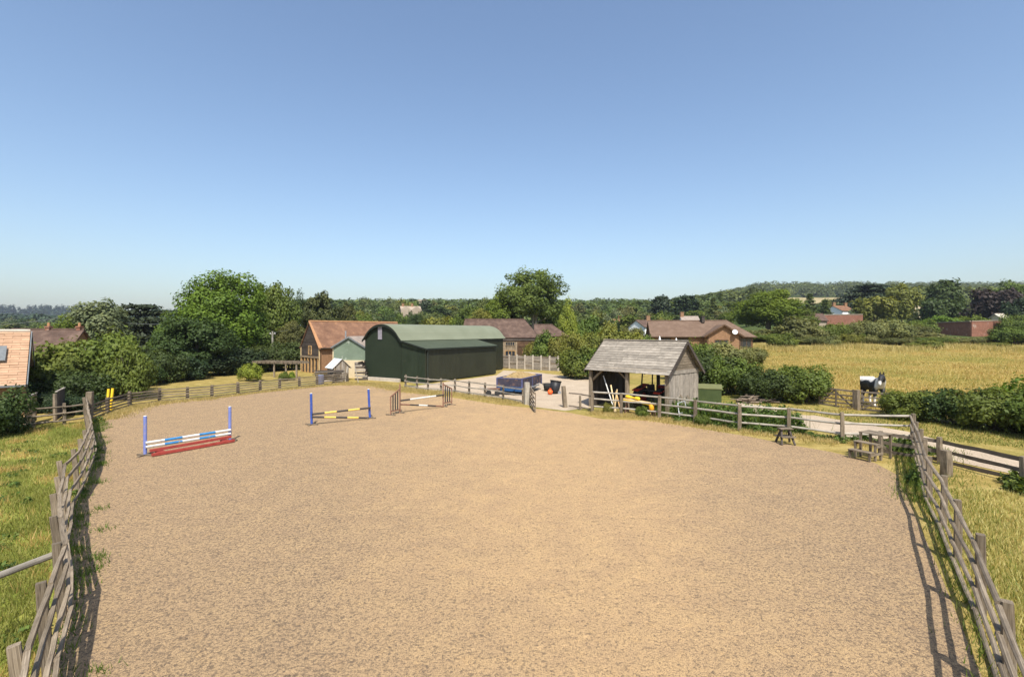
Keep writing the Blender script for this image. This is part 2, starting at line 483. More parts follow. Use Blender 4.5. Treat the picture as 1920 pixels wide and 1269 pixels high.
# ------------------------------------------------------------------ foliage
def quads(P, Nn, size, aspect=1.5, r=rng):
    """leaf rhombi at P facing Nn"""
    n = len(P)
    Nn = Nn / np.maximum(np.linalg.norm(Nn, axis=1, keepdims=True), 1e-6)
    a = np.cross(Nn, r.normal(size=(n, 3))); a /= np.maximum(np.linalg.norm(a, axis=1, keepdims=True), 1e-6)
    b = np.cross(Nn, a)
    s = size[:, None]
    V = np.stack([P - a * s * aspect * .5, P + b * s * .5 + Nn * s * .12, P + a * s * aspect * .5, P - b * s * .5 + Nn * s * .12], 1)
    F = np.arange(4 * n).reshape(n, 4)
    return V.reshape(-1, 3), F
def dirs(n, r=rng):
    d = r.normal(size=(n, 3))
    return d / np.linalg.norm(d, axis=1, keepdims=True)
def crown(name, seed, R, cz, nl, lr, nleaf, leaf, low=-.55, sub=.45, fill=.15, droop=0.0, flat=1.0, spiky=.0, squash=1.0):
    """crown of nl leaf clumps spread over an uneven ellipsoid of radii R centred at height cz"""
    r = np.random.default_rng(seed)
    D = dirs(nl * 3, r); D = D[D[:, 2] > low][:nl]
    wob = 1 + .16 * np.sin(3.1 * D[:, 0] + seed) + .13 * np.cos(4.3 * D[:, 1] + 2 * seed) + r.normal(0, .07, len(D))
    rad = np.where(r.random(len(D)) < fill, r.uniform(.3, .7, len(D)), r.uniform(.74, .96, len(D))) * wob
    C = D * rad[:, None] * np.array(R) * (1 - lr * .45) + np.array([0, 0, cz])
    lrad = lr * np.mean(R) * r.uniform(.6, 1.3, len(D))
    per = np.maximum(8, (nleaf * lrad ** 2 / np.sum(lrad ** 2)).astype(int))
    idx = np.repeat(np.arange(len(D)), per)
    d = dirs(len(idx), r)
    rr = lrad[idx] * (sub + (1.05 - sub) * r.random(len(idx)) ** .5)
    if spiky:
        rr *= 1 + spiky * (r.random(len(idx)) ** 6)
    P = C[idx] + d * rr[:, None] * np.array([1, 1, flat])
    P[:, 2] -= droop * np.maximum(0, rr - lrad[idx] * .6)
    outw = P - np.array([0, 0, cz]); outw /= np.maximum(np.linalg.norm(outw, axis=1, keepdims=True), 1e-6)
    Nn = d * .7 + outw * .5 + r.normal(size=P.shape) * .55 + np.array([0, 0, .35])
    sz = leaf * r.uniform(.6, 1.35, len(P))
    P[:, 2] = np.maximum(P[:, 2], .05)
    V, F = quads(P, Nn, sz, 1.5, r)
    lv = r.random(len(D))
    rnd = np.clip(.5 * lv[idx] + .35 * r.random(len(idx)) + .12 * d[:, 2] + .08, 0, 1)  # random tone, plus lighter leaves towards the top of each clump
    return mesh_np(name, V, F, rnd)
def conifer(name, seed, h, w, tiers, nleaf, leaf, top=.1, base=.08, flatness=.25, dome=0):
    r = np.random.default_rng(seed)
    P, Nn, rn = [], [], []
    for t in range(tiers):
        f = (t + r.uniform(-.3, .3)) / tiers
        z = h * (base + (1 - base) * f)
        prof = (1 - f) ** .8 if not dome else math.sqrt(max(.02, 1 - max(0, (f - .35) / .68) ** 2)) * (.75 + .25 * min(1, f * 3))
        nb = 5 + r.integers(0, 4)
        for b in range(nb):
            a = 2 * math.pi * (b / nb) + r.uniform(0, 1)
            ln = w * .5 * (prof + top * (1 - f)) * r.uniform(.6, 1.12)
            n = max(4, int(nleaf / tiers / nb))
            u = r.random(n) ** .6
            rad = .12 * w * (.4 + prof) * (1.1 - .5 * u)
            px = np.cos(a) * ln * u + r.normal(0, 1, n) * rad * .7
            py = np.sin(a) * ln * u + r.normal(0, 1, n) * rad * .7
            pz = z + (-.12 if not dome else .06) * ln * u + r.normal(0, 1, n) * rad * flatness
            P.append(np.stack([px, py, pz], 1))
            Nn.append(np.stack([np.cos(a) * .4 + r.normal(0, .5, n), np.sin(a) * .4 + r.normal(0, .5, n), .7 + r.normal(0, .4, n)], 1))
            rn.append(np.clip(.5 * r.random() + .5 * r.random(n), 0, 1))
    P, Nn, rn = np.concatenate(P), np.concatenate(Nn), np.concatenate(rn)
    P[:, 2] = np.clip(P[:, 2], .1, h * 1.02)
    V, F = quads(P, Nn, leaf * r.uniform(.6, 1.4, len(P)), 1.8, r)
    return mesh_np(name, V, F, rn)
def trunk_mesh(name, seed, h, r0, limbs=6, spread=3.0, start=.3, stems=1, n=7, reach=.95):
    rr = random.Random(seed)
    mb = MB()
    for s in range(stems):
        ox, oy = (rr.uniform(-.5, .5) * (stems > 1), rr.uniform(-.5, .5) * (stems > 1))
        lx, ly = ox * spread * .8, oy * spread * .8
        pts = [Vector((ox + (lx) * t + rr.uniform(-.1, .1), oy + ly * t + rr.uniform(-.1, .1), h * t * reach)) for t in (0, .15, .35, .6, .85, 1)]
        mb.tube(pts, [r0 * 1.25, r0, r0 * .8, r0 * .55, r0 * .3, r0 * .1], n)
        for k in range(limbs):
            t = start + (.9 - start) * (k + rr.random()) / limbs
            a = rr.uniform(0, 6.28)
            b = Vector((ox + lx * t, oy + ly * t, h * t * reach))
            ln = spread * rr.uniform(.55, .95) * (1.1 - .5 * t)
            e = b + Vector((math.cos(a) * ln, math.sin(a) * ln, ln * rr.uniform(.35, .9)))
            e.z = min(e.z, h * .95)
            mid = (b + e) / 2 + Vector((0, 0, -.1 * ln))
            mb.tube([b, mid, e], [r0 * .45 * (1.1 - t), r0 * .3 * (1.1 - t), r0 * .08], 5)
    me = bpy.data.meshes.new(name)
    me.from_pydata([tuple(v) for v in mb.v], [], mb.f)
    for p in me.polygons: p.use_smooth = True
    me.update()
    return me

# crown variants: (mesh, natural height, natural width, trunk mesh)
TREES = {}
def variant(key, me, h, w, tr):
    me.materials.append(LEAF['mid']); tr.materials.append(M['bark'])
    TREES[key] = (me, h, w, tr)
variant('chestnut', crown('chestnut_crown', 3, (5.4, 5.2, 5.6), 6.9, 95, .24, 32000, .24, low=-.75, spiky=.35, fill=.2), 12.4, 11.4, trunk_mesh('t1', 1, 12, .42, 9, 4.2))
variant('ash', crown('ash_crown', 14, (6.4, 5.8, 6.4), 9.8, 150, .165, 21000, .27, low=-.45, fill=.4, spiky=.6), 16.2, 13.2, trunk_mesh('t2', 2, 15, .32, 6, 5.0, .35, stems=4))
variant('round', crown('round_crown', 8, (4.6, 4.6, 4.6), 5.4, 80, .25, 15000, .27, low=-.8, spiky=.35), 10, 9.6, trunk_mesh('t3', 3, 9.5, .32, 7, 3.5))
variant('round2', crown('round_crown_b', 21, (4.4, 4.6, 4.9), 5.4, 70, .27, 14000, .27, low=-.75, fill=.2, spiky=.4), 10.2, 9.3, trunk_mesh('t4', 4, 9.5, .3, 7, 3.4))
variant('bush', crown('bush_crown', 5, (2.1, 2.0, 1.55), 1.5, 70, .26, 12000, .13, low=-.7, spiky=.8), 3.1, 4.4, trunk_mesh('t5', 5, 2.6, .07, 6, 1.4, .1, stems=3))
variant('bush2', crown('bush_crown_b', 27, (2.0, 2.2, 1.45), 1.45, 62, .27, 11000, .14, low=-.7, spiky=.9), 3.0, 4.4, trunk_mesh('t6', 6, 2.5, .07, 6, 1.4, .1, stems=3))
variant('bush3', crown('bush_crown_c', 33, (2.2, 2.0, 1.5), 1.45, 44, .34, 7000, .19, low=-.75, spiky=.4), 3.0, 4.5, trunk_mesh('t7', 7, 2.5, .06, 5, 1.3, .1, stems=2))
variant('willow', crown('willow_crown', 9, (3.6, 3.5, 4.1), 4.8, 70, .24, 13000, .24, low=-.8, droop=.5, spiky=.5, flat=1.25), 9.0, 7.6, trunk_mesh('t8', 8, 8.5, .25, 7, 2.6))
variant('yew', crown('yew_crown', 12, (3.6, 3.6, 4.4), 4.3, 130, .17, 14000, .26, low=-.95, fill=.05), 8.6, 7.4, trunk_mesh('t9', 9, 7.5, .3, 5, 2))
variant('cedar', conifer('cedar_crown', 4, 10, 9, 9, 9000, .38, top=.5, base=.15, flatness=.18, dome=1), 10, 9, trunk_mesh('t10', 10, 9.6, .3, 9, 3.4, .2))
variant('fir', conifer('fir_crown', 6, 12, 6, 15, 8000, .36, top=.15), 12, 6.4, trunk_mesh('t11', 11, 11.8, .2, 5, 1.5))
variant('fir2', conifer('fir_crown_b', 16, 12, 6.6, 13, 8000, .4, top=.35, dome=1, flatness=.5), 12, 6.6, trunk_mesh('t12', 12, 11.5, .2, 5, 1.5))
variant('far1', crown('far_crown_a', 41, (5, 5, 5.2), 5.6, 46, .30, 3800, .55, low=-.8, spiky=.4), 11, 10.6, trunk_mesh('t13', 13, 10, .3, 4, 3))
variant('far2', crown('far_crown_b', 42, (5.2, 4.8, 4.6), 5.2, 40, .32, 3600, .58, low=-.8, spiky=.4), 10, 10.6, trunk_mesh('t14', 14, 9, .3, 4, 3))
variant('far3', crown('far_crown_c', 43, (3.6, 3.6, 6), 6.2, 44, .30, 3400, .52, low=-.85, spiky=.4), 12.4, 7.6, trunk_mesh('t15', 15, 11, .25, 4, 2))
variant('far4', crown('far_crown_d', 44, (5.8, 5.4, 3.8), 4.2, 44, .28, 3600, .55, low=-.75, spiky=.4), 8.2, 12, trunk_mesh('t16', 16, 7.5, .28, 4, 3))
def tree(name, key, px, top, wpx, d, leaf, label, cat='tree', group=None, z0=None, bark='bark', hfix=None, rz=None):
    me, h, w, tr = TREES[key]
    x = (px - 960) / FPX * d
    z = TZ(x, d) if z0 is None else z0
    H = hfix if hfix else max(.6, ZP(top, d) - z)
    W = wpx * d / FPX
    t = empty(name, (x, d, z - .03), label, cat, group)
    t.rotation_euler = (0, 0, U(0, 6.28) if rz is None else rz)
    t.scale = (W / w, W / w, H / h)
    link('crown', me, LEAF[leaf], t)
    link('trunk', tr, M[bark], t)
    return t

# ------------------------------------------------------------------ terrain and ground sheets
rad = np.concatenate([[0, 3], np.geomspace(6, 2100, 84)])
nang = 300
ang = np.linspace(0, 2 * math.pi, nang, endpoint=False)
GX = (rad[:, None] * np.sin(ang)[None]).ravel(); GY = (rad[:, None] * np.cos(ang)[None]).ravel()
GZ = terrain(GX, GY)
Fq = [(i * nang + j, (i + 1) * nang + j, (i + 1) * nang + (j + 1) % nang, i * nang + (j + 1) % nang) for i in range(1, len(rad) - 1) for j in range(nang)]
Fq += [(0, nang + j, nang + (j + 1) % nang, nang + (j + 1) % nang) for j in range(0)]
Fc = [tuple(nang + j for j in range(nang))[::-1]]
gm = bpy.data.meshes.new('ground')
gm.from_pydata([tuple(p) for p in np.stack([GX, GY, GZ], 1)], [], [f[::-1] for f in Fq] + Fc)
for p in gm.polygons: p.use_smooth = True
m, nt, out = new_mat('dry_grassland')
v = objvec(nt, True)
f1 = noise(nt, v, .09, 5, .6); f2 = noise(nt, v, 1.1, 5, .65); f3 = noise(nt, v, 14, 3, .6)
c = ramp(nt, f2, [(.25, (.14, .125, .03)), (.48, (.29, .215, .065)), (.72, (.40, .31, .115))])
cg = ramp(nt, f2, [(.25, (.06, .085, .014)), (.5, (.15, .165, .03)), (.75, (.30, .25, .06))])
c = mixc(nt, ramp(nt, f1, [(.49, 0), (.66, .85)]), c, cg)
sepg = N(nt, 'ShaderNodeSeparateXYZ'); L(nt, v, sepg.inputs[0])
mrg = N(nt, 'ShaderNodeMapRange'); mrg.inputs['From Min'].default_value = 88; mrg.inputs['From Max'].default_value = 100
L(nt, sepg.outputs['Y'], mrg.inputs['Value'])
c = mixc(nt, mrg.outputs[0], c, ramp(nt, f2, [(.3, (.035, .055, .014)), (.7, (.08, .10, .024))]))
c = mixc(nt, .6, c, ramp(nt, f3, [(.3, .6), (.7, 1.25)]), 'MULTIPLY')
principled(nt, out, c, .95, .1, bump(nt, f3, .8, .06))
M['ground'] = m
tag(link('ground', gm, M['ground']), 'dry yellow grassland reaching to the hills', 'ground', kind='structure')

def sheet(name, poly, z, mat, label, cat='ground', cell=None, relief=0.0):
    """flat sheet on the terrain, polygon given in world xy"""
    import bmesh
    bm = bmesh.new()
    vs = [bm.verts.new((p[0], p[1], 0)) for p in poly]
    bm.faces.new(vs)
    if cell:
        xs = [p[0] for p in poly]; ys = [p[1] for p in poly]
        for ax, lo, hi in ((0, min(xs), max(xs)), (1, min(ys), max(ys))):
            k = lo + cell
            while k < hi:
                co = (k, 0, 0) if ax == 0 else (0, k, 0); no = (1, 0, 0) if ax == 0 else (0, 1, 0)
                bmesh.ops.bisect_plane(bm, geom=bm.verts[:] + bm.edges[:] + bm.faces[:], plane_co=co, plane_no=no)
                k += cell
    bmesh.ops.triangulate(bm, faces=[f for f in bm.faces if len(f.verts) > 4])
    for vv in bm.verts:
        vv.co.z = TZ(vv.co.x, vv.co.y) + z
    bmesh.ops.recalc_face_normals(bm, faces=bm.faces)
    if sum(f.normal.z for f in bm.faces) < 0:
        bmesh.ops.reverse_faces(bm, faces=bm.faces)
    me = bpy.data.meshes.new(name); bm.to_mesh(me); bm.free()
    return tag(link(name, me, mat), label, cat, kind='structure')

# post positions measured on the top rails
LEFT = [(-3.3, 2.9), (-4.35, 4.25), (-5.5, 5.55), (-6.65, 6.95), (-7.62, 8.25), (-8.75, 9.55), (-9.96, 10.8), (-10.97, 12.05), (-12.1, 13.35), (-13.1, 14.8), (-14.2, 16.3), (-15.4, 17.9), (-16.7, 19.6), (-18.1, 21.2), (-19.7, 23.1), (-21.2, 24.9), (-22.75, 26.6)]
RIGHT = [(3.6, 2.6), (4.95, 4.45), (6.5, 6.45), (8.0, 8.45), (9.3, 10.35), (10.6, 12.2), (11.83, 14.05), (13.2, 15.9), (14.5, 17.6), (15.8, 19.4), (17.05, 21.1)]
FRONT = [(17.05, 21.1), (14.4, 21.6), (12.95, 23.2), (11.05, 24.1), (9.57, 25.9), (8.15, 27.4), (6.33, 28.7), (4.79, 29.6)]
BACK = [(-22.75, 26.6), (-23.9, 29.3), (-24.6, 31.9), (-24.1, 33.9), (-22.9, 35.0), (-21.9, 36.2), (-21.0, 38.0), (-20.2, 39.8), (-19.3, 41.2), (-18.3, 42.7), (-17.3, 44.0), (-16.4, 45.6), (-15.6, 47.0)]
YARD = [(-9.15, 42.5), (-7.9, 41.2), (-6.85, 40.3), (-5.7, 39.7), (-4.5, 38.9), (-3.25, 37.6), (-2.0, 36.4), (-.64, 34.9), (.75, 33.1)]

edge = [(-2.2, -4), (-3.0, 2.6)] + [(x + .12, y - .05) for x, y in LEFT[1:-1]] + [(-22.2, 27.4)]
edge += [(-23.2, 30.2), (-23.4, 32.6)] + [(x + .5, y - .5) for x, y in BACK[4:11]] + [tuple(G(p, q)[:2]) for p, q in ((652, 722), (700, 724), (760, 736), (850, 746), (930, 758), (1000, 766), (1062, 773), (1130, 786), (1215, 789), (1290, 800), (1400, 818), (1480, 834), (1560, 848), (1640, 868))]
edge += [(12.9, 16.6), (10.1, 12.3), (8.8, 10.3), (6.2, 6.4), (3.4, 2.6), (2.6, -4)]
m, nt, out = new_mat('arena_sand')
v = objvec(nt, True)
big0 = noise(nt, v, .22, 6, .7)
bm_ = N(nt, 'ShaderNodeMath', operation='MULTIPLY'); L(nt, big0, bm_.inputs[0]); bm_.inputs[1].default_value = .9; big = bm_.outputs[0]
medn = noise(nt, v, 1.3, 5, .65)
fine = noise(nt, v, 20.0, 6, .72, .3)
grit = noise(nt, v, 55.0, 3, .7)
sand = ramp(nt, medn, [(.28, (.405, .268, .145)), (.5, (.46, .306, .158)), (.74, (.51, .34, .168))])
greyish = ramp(nt, medn, [(.3, (.315, .222, .132)), (.7, (.38, .268, .152))])
# worn track round the edge is greyer: distance from the arena's middle
sep = N(nt, 'ShaderNodeSeparateXYZ'); L(nt, v, sep.inputs[0])
mx = N(nt, 'ShaderNodeMath', operation='MULTIPLY_ADD'); L(nt, sep.outputs['X'], mx.inputs[0]); mx.inputs[1].default_value = 1.0; mx.inputs[2].default_value = -1.5
dv = N(nt, 'ShaderNodeMath', operation='MULTIPLY_ADD'); L(nt, sep.outputs['Y'], dv.inputs[0]); dv.inputs[1].default_value = .78; dv.inputs[2].default_value = 2.4
rt = N(nt, 'ShaderNodeMath', operation='DIVIDE'); L(nt, mx.outputs[0], rt.inputs[0]); L(nt, dv.outputs[0], rt.inputs[1])
ab = N(nt, 'ShaderNodeMath', operation='ABSOLUTE'); L(nt, rt.outputs[0], ab.inputs[0])
ad = N(nt, 'ShaderNodeMath', operation='ADD'); L(nt, ab.outputs[0], ad.inputs[0]); L(nt, big, ad.inputs[1])
edgef = ramp(nt, ad.outputs[0], [(.55, 0.0), (2.0, .85)])
ehalf = N(nt, 'ShaderNodeMath', operation='MULTIPLY'); L(nt, edgef, ehalf.inputs[0]); ehalf.inputs[1].default_value = .6
c = mixc(nt, ehalf.outputs[0], sand, greyish)
fl = mixc(nt, edgef, ramp(nt, fine, [(.35, .85), (.50, .0)]), ramp(nt, fine, [(.39, .95), (.55, .0)]))
c = mixc(nt, ramp(nt, noise(nt, v, 3.4, 4, .7), [(.55, 0), (.75, .30)]), c, (.50, .30, .12))
c = mixc(nt, fl, c, (.125, .09, .062))
c = mixc(nt, ramp(nt, grit, [(.37, .9), (.48, 0)]), c, (.085, .07, .06))
c = mixc(nt, ramp(nt, grit, [(.62, 0), (.74, .45)]), c, (.62, .47, .30))
h1 = N(nt, 'ShaderNodeMath', operation='MULTIPLY_ADD'); L(nt, fine, h1.inputs[0]); h1.inputs[1].default_value = .6; L(nt, medn, h1.inputs[2])
vor = N(nt, 'ShaderNodeTexVoronoi'); vor.inputs['Scale'].default_value = 2.6; vor.inputs['Randomness'].default_value = 1.0
L(nt, mapping(nt, v, (1, 1, 0)), vor.inputs['Vector'])
dent = ramp(nt, vor.outputs['Distance'], [(.10, 0.0), (.24, 1.0)])
h0 = N(nt, 'ShaderNodeMath', operation='MULTIPLY_ADD'); L(nt, dent, h0.inputs[0]); h0.inputs[1].default_value = .35; L(nt, h1.outputs[0], h0.inputs[2])
h1 = h0
h2 = N(nt, 'ShaderNodeMath', operation='MULTIPLY_ADD'); L(nt, grit, h2.inputs[0]); h2.inputs[1].default_value = .25; L(nt, h1.outputs[0], h2.inputs[2])
principled(nt, out, c, .95, .1, bump(nt, h2.outputs[0], .85, .06))
M['sand'] = m
sheet('arena_surface', edge, .016, M['sand'], 'sandy tan riding arena surface flecked with grey', 'arena', cell=4.0)

m, nt, out = new_mat('pale_gravel')
v = objvec(nt, True)
f1 = noise(nt, v, .7, 4, .6); f2 = noise(nt, v, 16, 5, .7)
c = ramp(nt, f1, [(.3, (.38, .30, .215)), (.7, (.48, .385, .28))])
c = mixc(nt, .8, c, ramp(nt, f2, [(.3, .55), (.7, 1.22)]), 'MULTIPLY')
principled(nt, out, c, .95, .1, bump(nt, f2, .7, .03))
M['gravel'] = m
yard = [tuple(G(p, q)[:2]) for p, q in ((752, 727), (797, 721), (931, 703.5), (944, 694.5), (1000, 697.5), (1112, 711), (1160, 718), (1130, 745), (1108, 764), (1060, 770), (1003, 763), (950, 747), (880, 741), (820, 733))]
sheet('yard', yard, .008, M['gravel'], 'pale gravel yard between green barn and open shed', 'yard', cell=5)
path = [tuple(G(p, q)[:2]) for p, q in ((1380, 758), (1470, 768), (1560, 785), (1700, 809), (1760, 825), (1920, 864), (2100, 905), (2100, 940), (1920, 893), (1800, 867), (1720, 846), (1600, 822), (1500, 798), (1400, 777))]
sheet('gravel_track', path, .012, M['gravel'], 'pale gravel track running past the arena fence', 'track', cell=3)
# green paddock on the left of the arena
m, nt, out = new_mat('green_pasture')
v = objvec(nt, True)
f1 = noise(nt, v, .35, 5, .6); f3 = noise(nt, v, 12, 4, .65)
c = ramp(nt, f1, [(.3, (.085, .12, .018)), (.5, (.19, .21, .038)), (.7, (.34, .31, .085))])
c = mixc(nt, .7, c, ramp(nt, f3, [(.3, .55), (.7, 1.3)]), 'MULTIPLY')
principled(nt, out, c, .95, .1, bump(nt, f3, .8, .06))
M['pasture'] = m
past = [(-3.4, 2.2)] + [(x - .05, y) for x, y in LEFT[1:]] + [(-24.2, 25.2), (-30, 22), (-40, 18), (-40, -6), (-3, -6)]
sheet('paddock_grass', past, .006, M['pasture'], 'green and straw coloured pasture beside the arena', 'pasture', cell=5)
lawn = [(-24.2, 35.6), (-22.4, 37.2), (-20.4, 40.6), (-18.4, 43.6), (-16.6, 46.5), (-18.5, 52), (-26, 58), (-35, 52), (-34, 44)]
m2 = M['ground'].copy(); m2.name = 'parched_lawn'
M['lawn'] = m2
sheet('lawn', lawn, .006, M['lawn'], 'parched yellow lawn beyond the slatted back fence', 'lawn', cell=4)
# pale hay field on the far hill
hp = []
for s in np.linspace(.505, .715, 14): hp.append((s * 540, 540))
for s in np.linspace(.715, .50, 14): hp.append((s * 700, 700))
M['hay'] = rough_mat('ripe_hay', (.27, .215, .10), (.34, .275, .135), .02)
sheet('hay_field', hp, .6, M['hay'], 'pale ripe hay field below the wooded hill', 'field', cell=40)

# ------------------------------------------------------------------ grass and weeds (nobody could count them)
def blades(name, P, hgt, wid, mat, label, cat='grass', lean=.35, parent=None):
    n = len(P)
    h = hgt * rng.uniform(.5, 1.3, n)
    a = rng.uniform(0, 2 * math.pi, n)
    w = wid * rng.uniform(.6, 1.4, n)
    side = np.stack([np.cos(a), np.sin(a), np.zeros(n)], 1) * w[:, None] * .5
    tip = P + np.stack([rng.normal(0, lean, n) * h, rng.normal(0, lean, n) * h, h], 1)
    V = np.stack([P - side, P + side, tip], 1).reshape(-1, 3)
    me = mesh_np(name, V, np.arange(3 * n).reshape(n, 3), np.clip(rng.normal(.5, .22, n), 0, 1))
    o = link(name, me, mat)
    return tag(o, label, cat, kind='stuff')
def clumpy(P, k, spread):
    """spread every point into a tuft of k"""
    Q = np.repeat(P, k, 0)
    Q[:, :2] += rng.normal(0, spread, (len(Q), 2))
    return Q
def onground(XY, dz=0.0):
    return np.stack([XY[:, 0], XY[:, 1], terrain(XY[:, 0], XY[:, 1]) + dz], 1)
def along(poly, n, spread, lo=0.0, hi=1.0, off=0.0):
    A = np.array(poly, float)
    seg = np.linalg.norm(np.diff(A, axis=0), axis=1); cum = np.concatenate([[0], np.cumsum(seg)])
    t = rng.uniform(lo, hi, n) * cum[-1]
    i = np.clip(np.searchsorted(cum, t) - 1, 0, len(seg) - 1)
    f = (t - cum[i]) / seg[i]
    P = A[i] * (1 - f[:, None]) + A[i + 1] * f[:, None]
    d = (A[i + 1] - A[i]) / seg[i][:, None]
    nrm = np.stack([-d[:, 1], d[:, 0]], 1)
    return P + nrm * (off + rng.normal(0, spread, n))[:, None]
# left paddock: points left of the left fence
n0 = 90000
yy = 3.0 + 23 * rng.random(n0) ** 1.4
xl = np.interp(yy, [p[1] for p in LEFT], [p[0] for p in LEFT])
xx = xl - .15 - rng.random(n0) ** 1.3 * np.clip(.25 * yy + 2.5, 0, 9)
clump = np.sin(xx * 1.7 + np.sin(yy * 1.3) * 1.5) * np.cos(yy * 1.9 + xx * .6) + rng.normal(0, .5, n0)
XY = np.stack([xx, yy], 1)
blades('paddock_blades', onground(XY[clump > -.3]), .12, .019, M['blade_green'], 'tufted green and straw grass blades in the paddock')
blades('paddock_tufts', clumpy(onground(XY[clump < -1.0][:700]), 18, .16), .20, .014, M['blade_dry'], 'straw coloured seed stalks standing in the paddock')
# weeds and grass under the fences
P = np.concatenate([along(LEFT, 2600, .12, off=-.22), clumpy(along(LEFT, 60, .2, off=-.4), 45, .12)])
blades('left_fence_grass', onground(P, .015), .13, .018, M['blade_lush'], 'rough green grass growing under the left arena fence')
P = np.concatenate([along(RIGHT, 2600, .11, off=.12), along(RIGHT, 3000, .5, off=-.7), along(RIGHT, 3000, .25, .6, 1, off=.3)])
blades('right_fence_grass', onground(P, .015), .14, .018, M['blade_lush'], 'rough green grass growing under the right arena fence')
P = np.concatenate([along(BACK[:6], 5000, .5, off=-.7), along(BACK, 9000, .35, off=-.45), along(FRONT[::-1], 9000, .42, off=-.35), along(YARD, 8000, .5, off=-.6), along([tuple(G(a, b)[:2]) for a, b in ((640, 722), (690, 719), (755, 732), (850, 742))], 9000, .5)])
blades('arena_edge_grass', onground(P, .018), .15, .025, M['blade_straw'], 'dry yellow grass fringing the far arena edge')
# right side dry grass between fences and field
n1 = 46000
t = rng.random(n1)
yy = 3.0 + 19 * rng.random(n1) ** 1.2
xr = np.interp(yy, [p[1] for p in RIGHT], [p[0] for p in RIGHT])
xx = xr + .2 + rng.random(n1) ** 1.2 * np.clip(.35 * yy, 1.5, 5)
sel = (xx / yy < 1.25) & (yy < 15.0 + .0 * xx)
blades('verge_blades', onground(np.stack([xx, yy], 1)[sel]), .12, .02, M['blade_straw'], 'dry straw grass on the bank outside the right fence')
n2 = 70000
s = rng.uniform(.42, 1.12, n2); d = 30 + 48 * rng.random(n2) ** 1.25
XY = np.stack([s * d, d], 1)
keep = ~((s < .66) & (d < 42) & (d < 31 + (0.66 - s) * 60))
blades('field_blades', onground(XY[keep]), .17, .04, M['blade_dry'], 'long dry yellow grass covering the horse field', lean=.5)
s = rng.uniform(.43, 1.1, 75); d = rng.uniform(32, 80, 75)
XY = np.repeat(np.stack([s * d, d], 1), 190, 0); XY += rng.normal(0, 1, XY.shape) * np.array([2.6, .9])
blades('field_green_tufts', onground(XY), .16, .05, M['blade_green'], 'greener tufts scattered through the dry horse field')
s = rng.uniform(.44, 1.12, 9000); d = 79 + rng.normal(0, 2.2, 9000) + 3 * np.sin(s * 30)
blades('field_edge_grass', onground(np.stack([s * d, d], 1)), .75, .07, M['blade_straw'], 'tall bleached grass fringing the brambles above the field', lean=.25)
s = rng.uniform(.44, 1.1, 70); d = rng.uniform(33, 76, 70)
XY = np.repeat(np.stack([s * d, d], 1), 60, 0); XY += rng.normal(0, 1, XY.shape) * np.array([1.2, .5])
blades('field_seed_clumps', onground(XY), .42, .045, M['blade_dry'], 'taller seeding clumps standing in the dry field', lean=.3)
s = rng.uniform(.44, 1.1, 26000); d = rng.uniform(17, 31, 26000)
xx = s * d
sel = (d > np.interp(xx, [9, 12, 14, 17, 18, 24], [33, 28.5, 26.6, 23.8, 22.5, 18.5])) & (d < np.interp(xx, [9, 16, 21, 22.5, 25], [34, 32.5, 29, 26, 20]))
def inside(poly, X, Y):
    c_ = np.zeros(len(X), bool); j_ = len(poly) - 1
    for i_ in range(len(poly)):
        (xi, yi), (xj, yj) = poly[i_], poly[j_]
        c_ ^= ((yi > Y) != (yj > Y)) & (X < (xj - xi) * (Y - yi) / (yj - yi + 1e-9) + xi)
        j_ = i_
    return c_
sel &= ~inside(path, xx, d)
blades('track_verge_blades', onground(np.stack([xx, d], 1)[sel]), .12, .035, M['blade_green'], 'short green and yellow verge between gravel track and hedge')
def leafpatch(name, P, size, mat, label, cat='weeds'):
    n = len(P)
    Nn = rng.normal(size=(n, 3)) * .6 + np.array([0, -.2, .8])
    V, F = quads(P, Nn, size * rng.uniform(.5, 1.4, n), 1.5)
    o = link(name, mesh_np(name, V, F, rng.random(n)), mat)
    return tag(o, label, cat, kind='stuff')
def mounds(XY, hs, n, spread):
    i = rng.integers(0, len(XY), n)
    d = dirs(n); d[:, 2] = np.abs(d[:, 2])
    rr = (.55 + .45 * rng.random(n))[:, None]
    P = np.stack([XY[i, 0], XY[i, 1], terrain(XY[i, 0], XY[i, 1])], 1)
    return P + d * rr * np.stack([spread[i], spread[i], hs[i]], 1)
# tall weeds behind the front rails, between shed and track
XY = np.array([tuple(G(p, q)[:2]) for p, q in zip(rng.uniform(1300, 1545, 46), rng.uniform(770, 800, 46))])
XY[:, 0] = rng.uniform(8.8, 13.9, 46)
XY[:, 1] = np.interp(XY[:, 0], [8, 9.8, 11, 13, 14.4], [28.6, 26.6, 25.0, 24.0, 22.6]) + rng.uniform(.1, 1.6, 46)
leafpatch('weed_bed', mounds(XY, rng.uniform(.7, 1.3, 46), 13000, rng.uniform(.4, .75, 46)), .10, M['weed'], 'tall dark weeds growing behind the arena rails beside shed')
blades('tall_weed_stems', onground(clumpy(np.stack([XY[:, 0], XY[:, 1]], 1), 60, .45)), .95, .02, M['blade_lush'], 'tall seeding grass stems among weeds beside the shed', lean=.15)
XY = np.concatenate([along(FRONT[:-2], 60, .25, off=-.12), along(RIGHT, 12, .12, .68, 1.0, off=.2), along(LEFT, 4, .1, .35, 1, off=-.2)])
leafpatch('fence_weeds', mounds(XY, rng.uniform(.12, .42, len(XY)), 8000, rng.uniform(.15, .35, len(XY))), .07, M['weed'], 'low leafy weeds sprouting at the foot of arena rails')
pq = np.stack([rng.uniform(.3, 6, 60), rng.uniform(4.5, 22, 60)], 1)
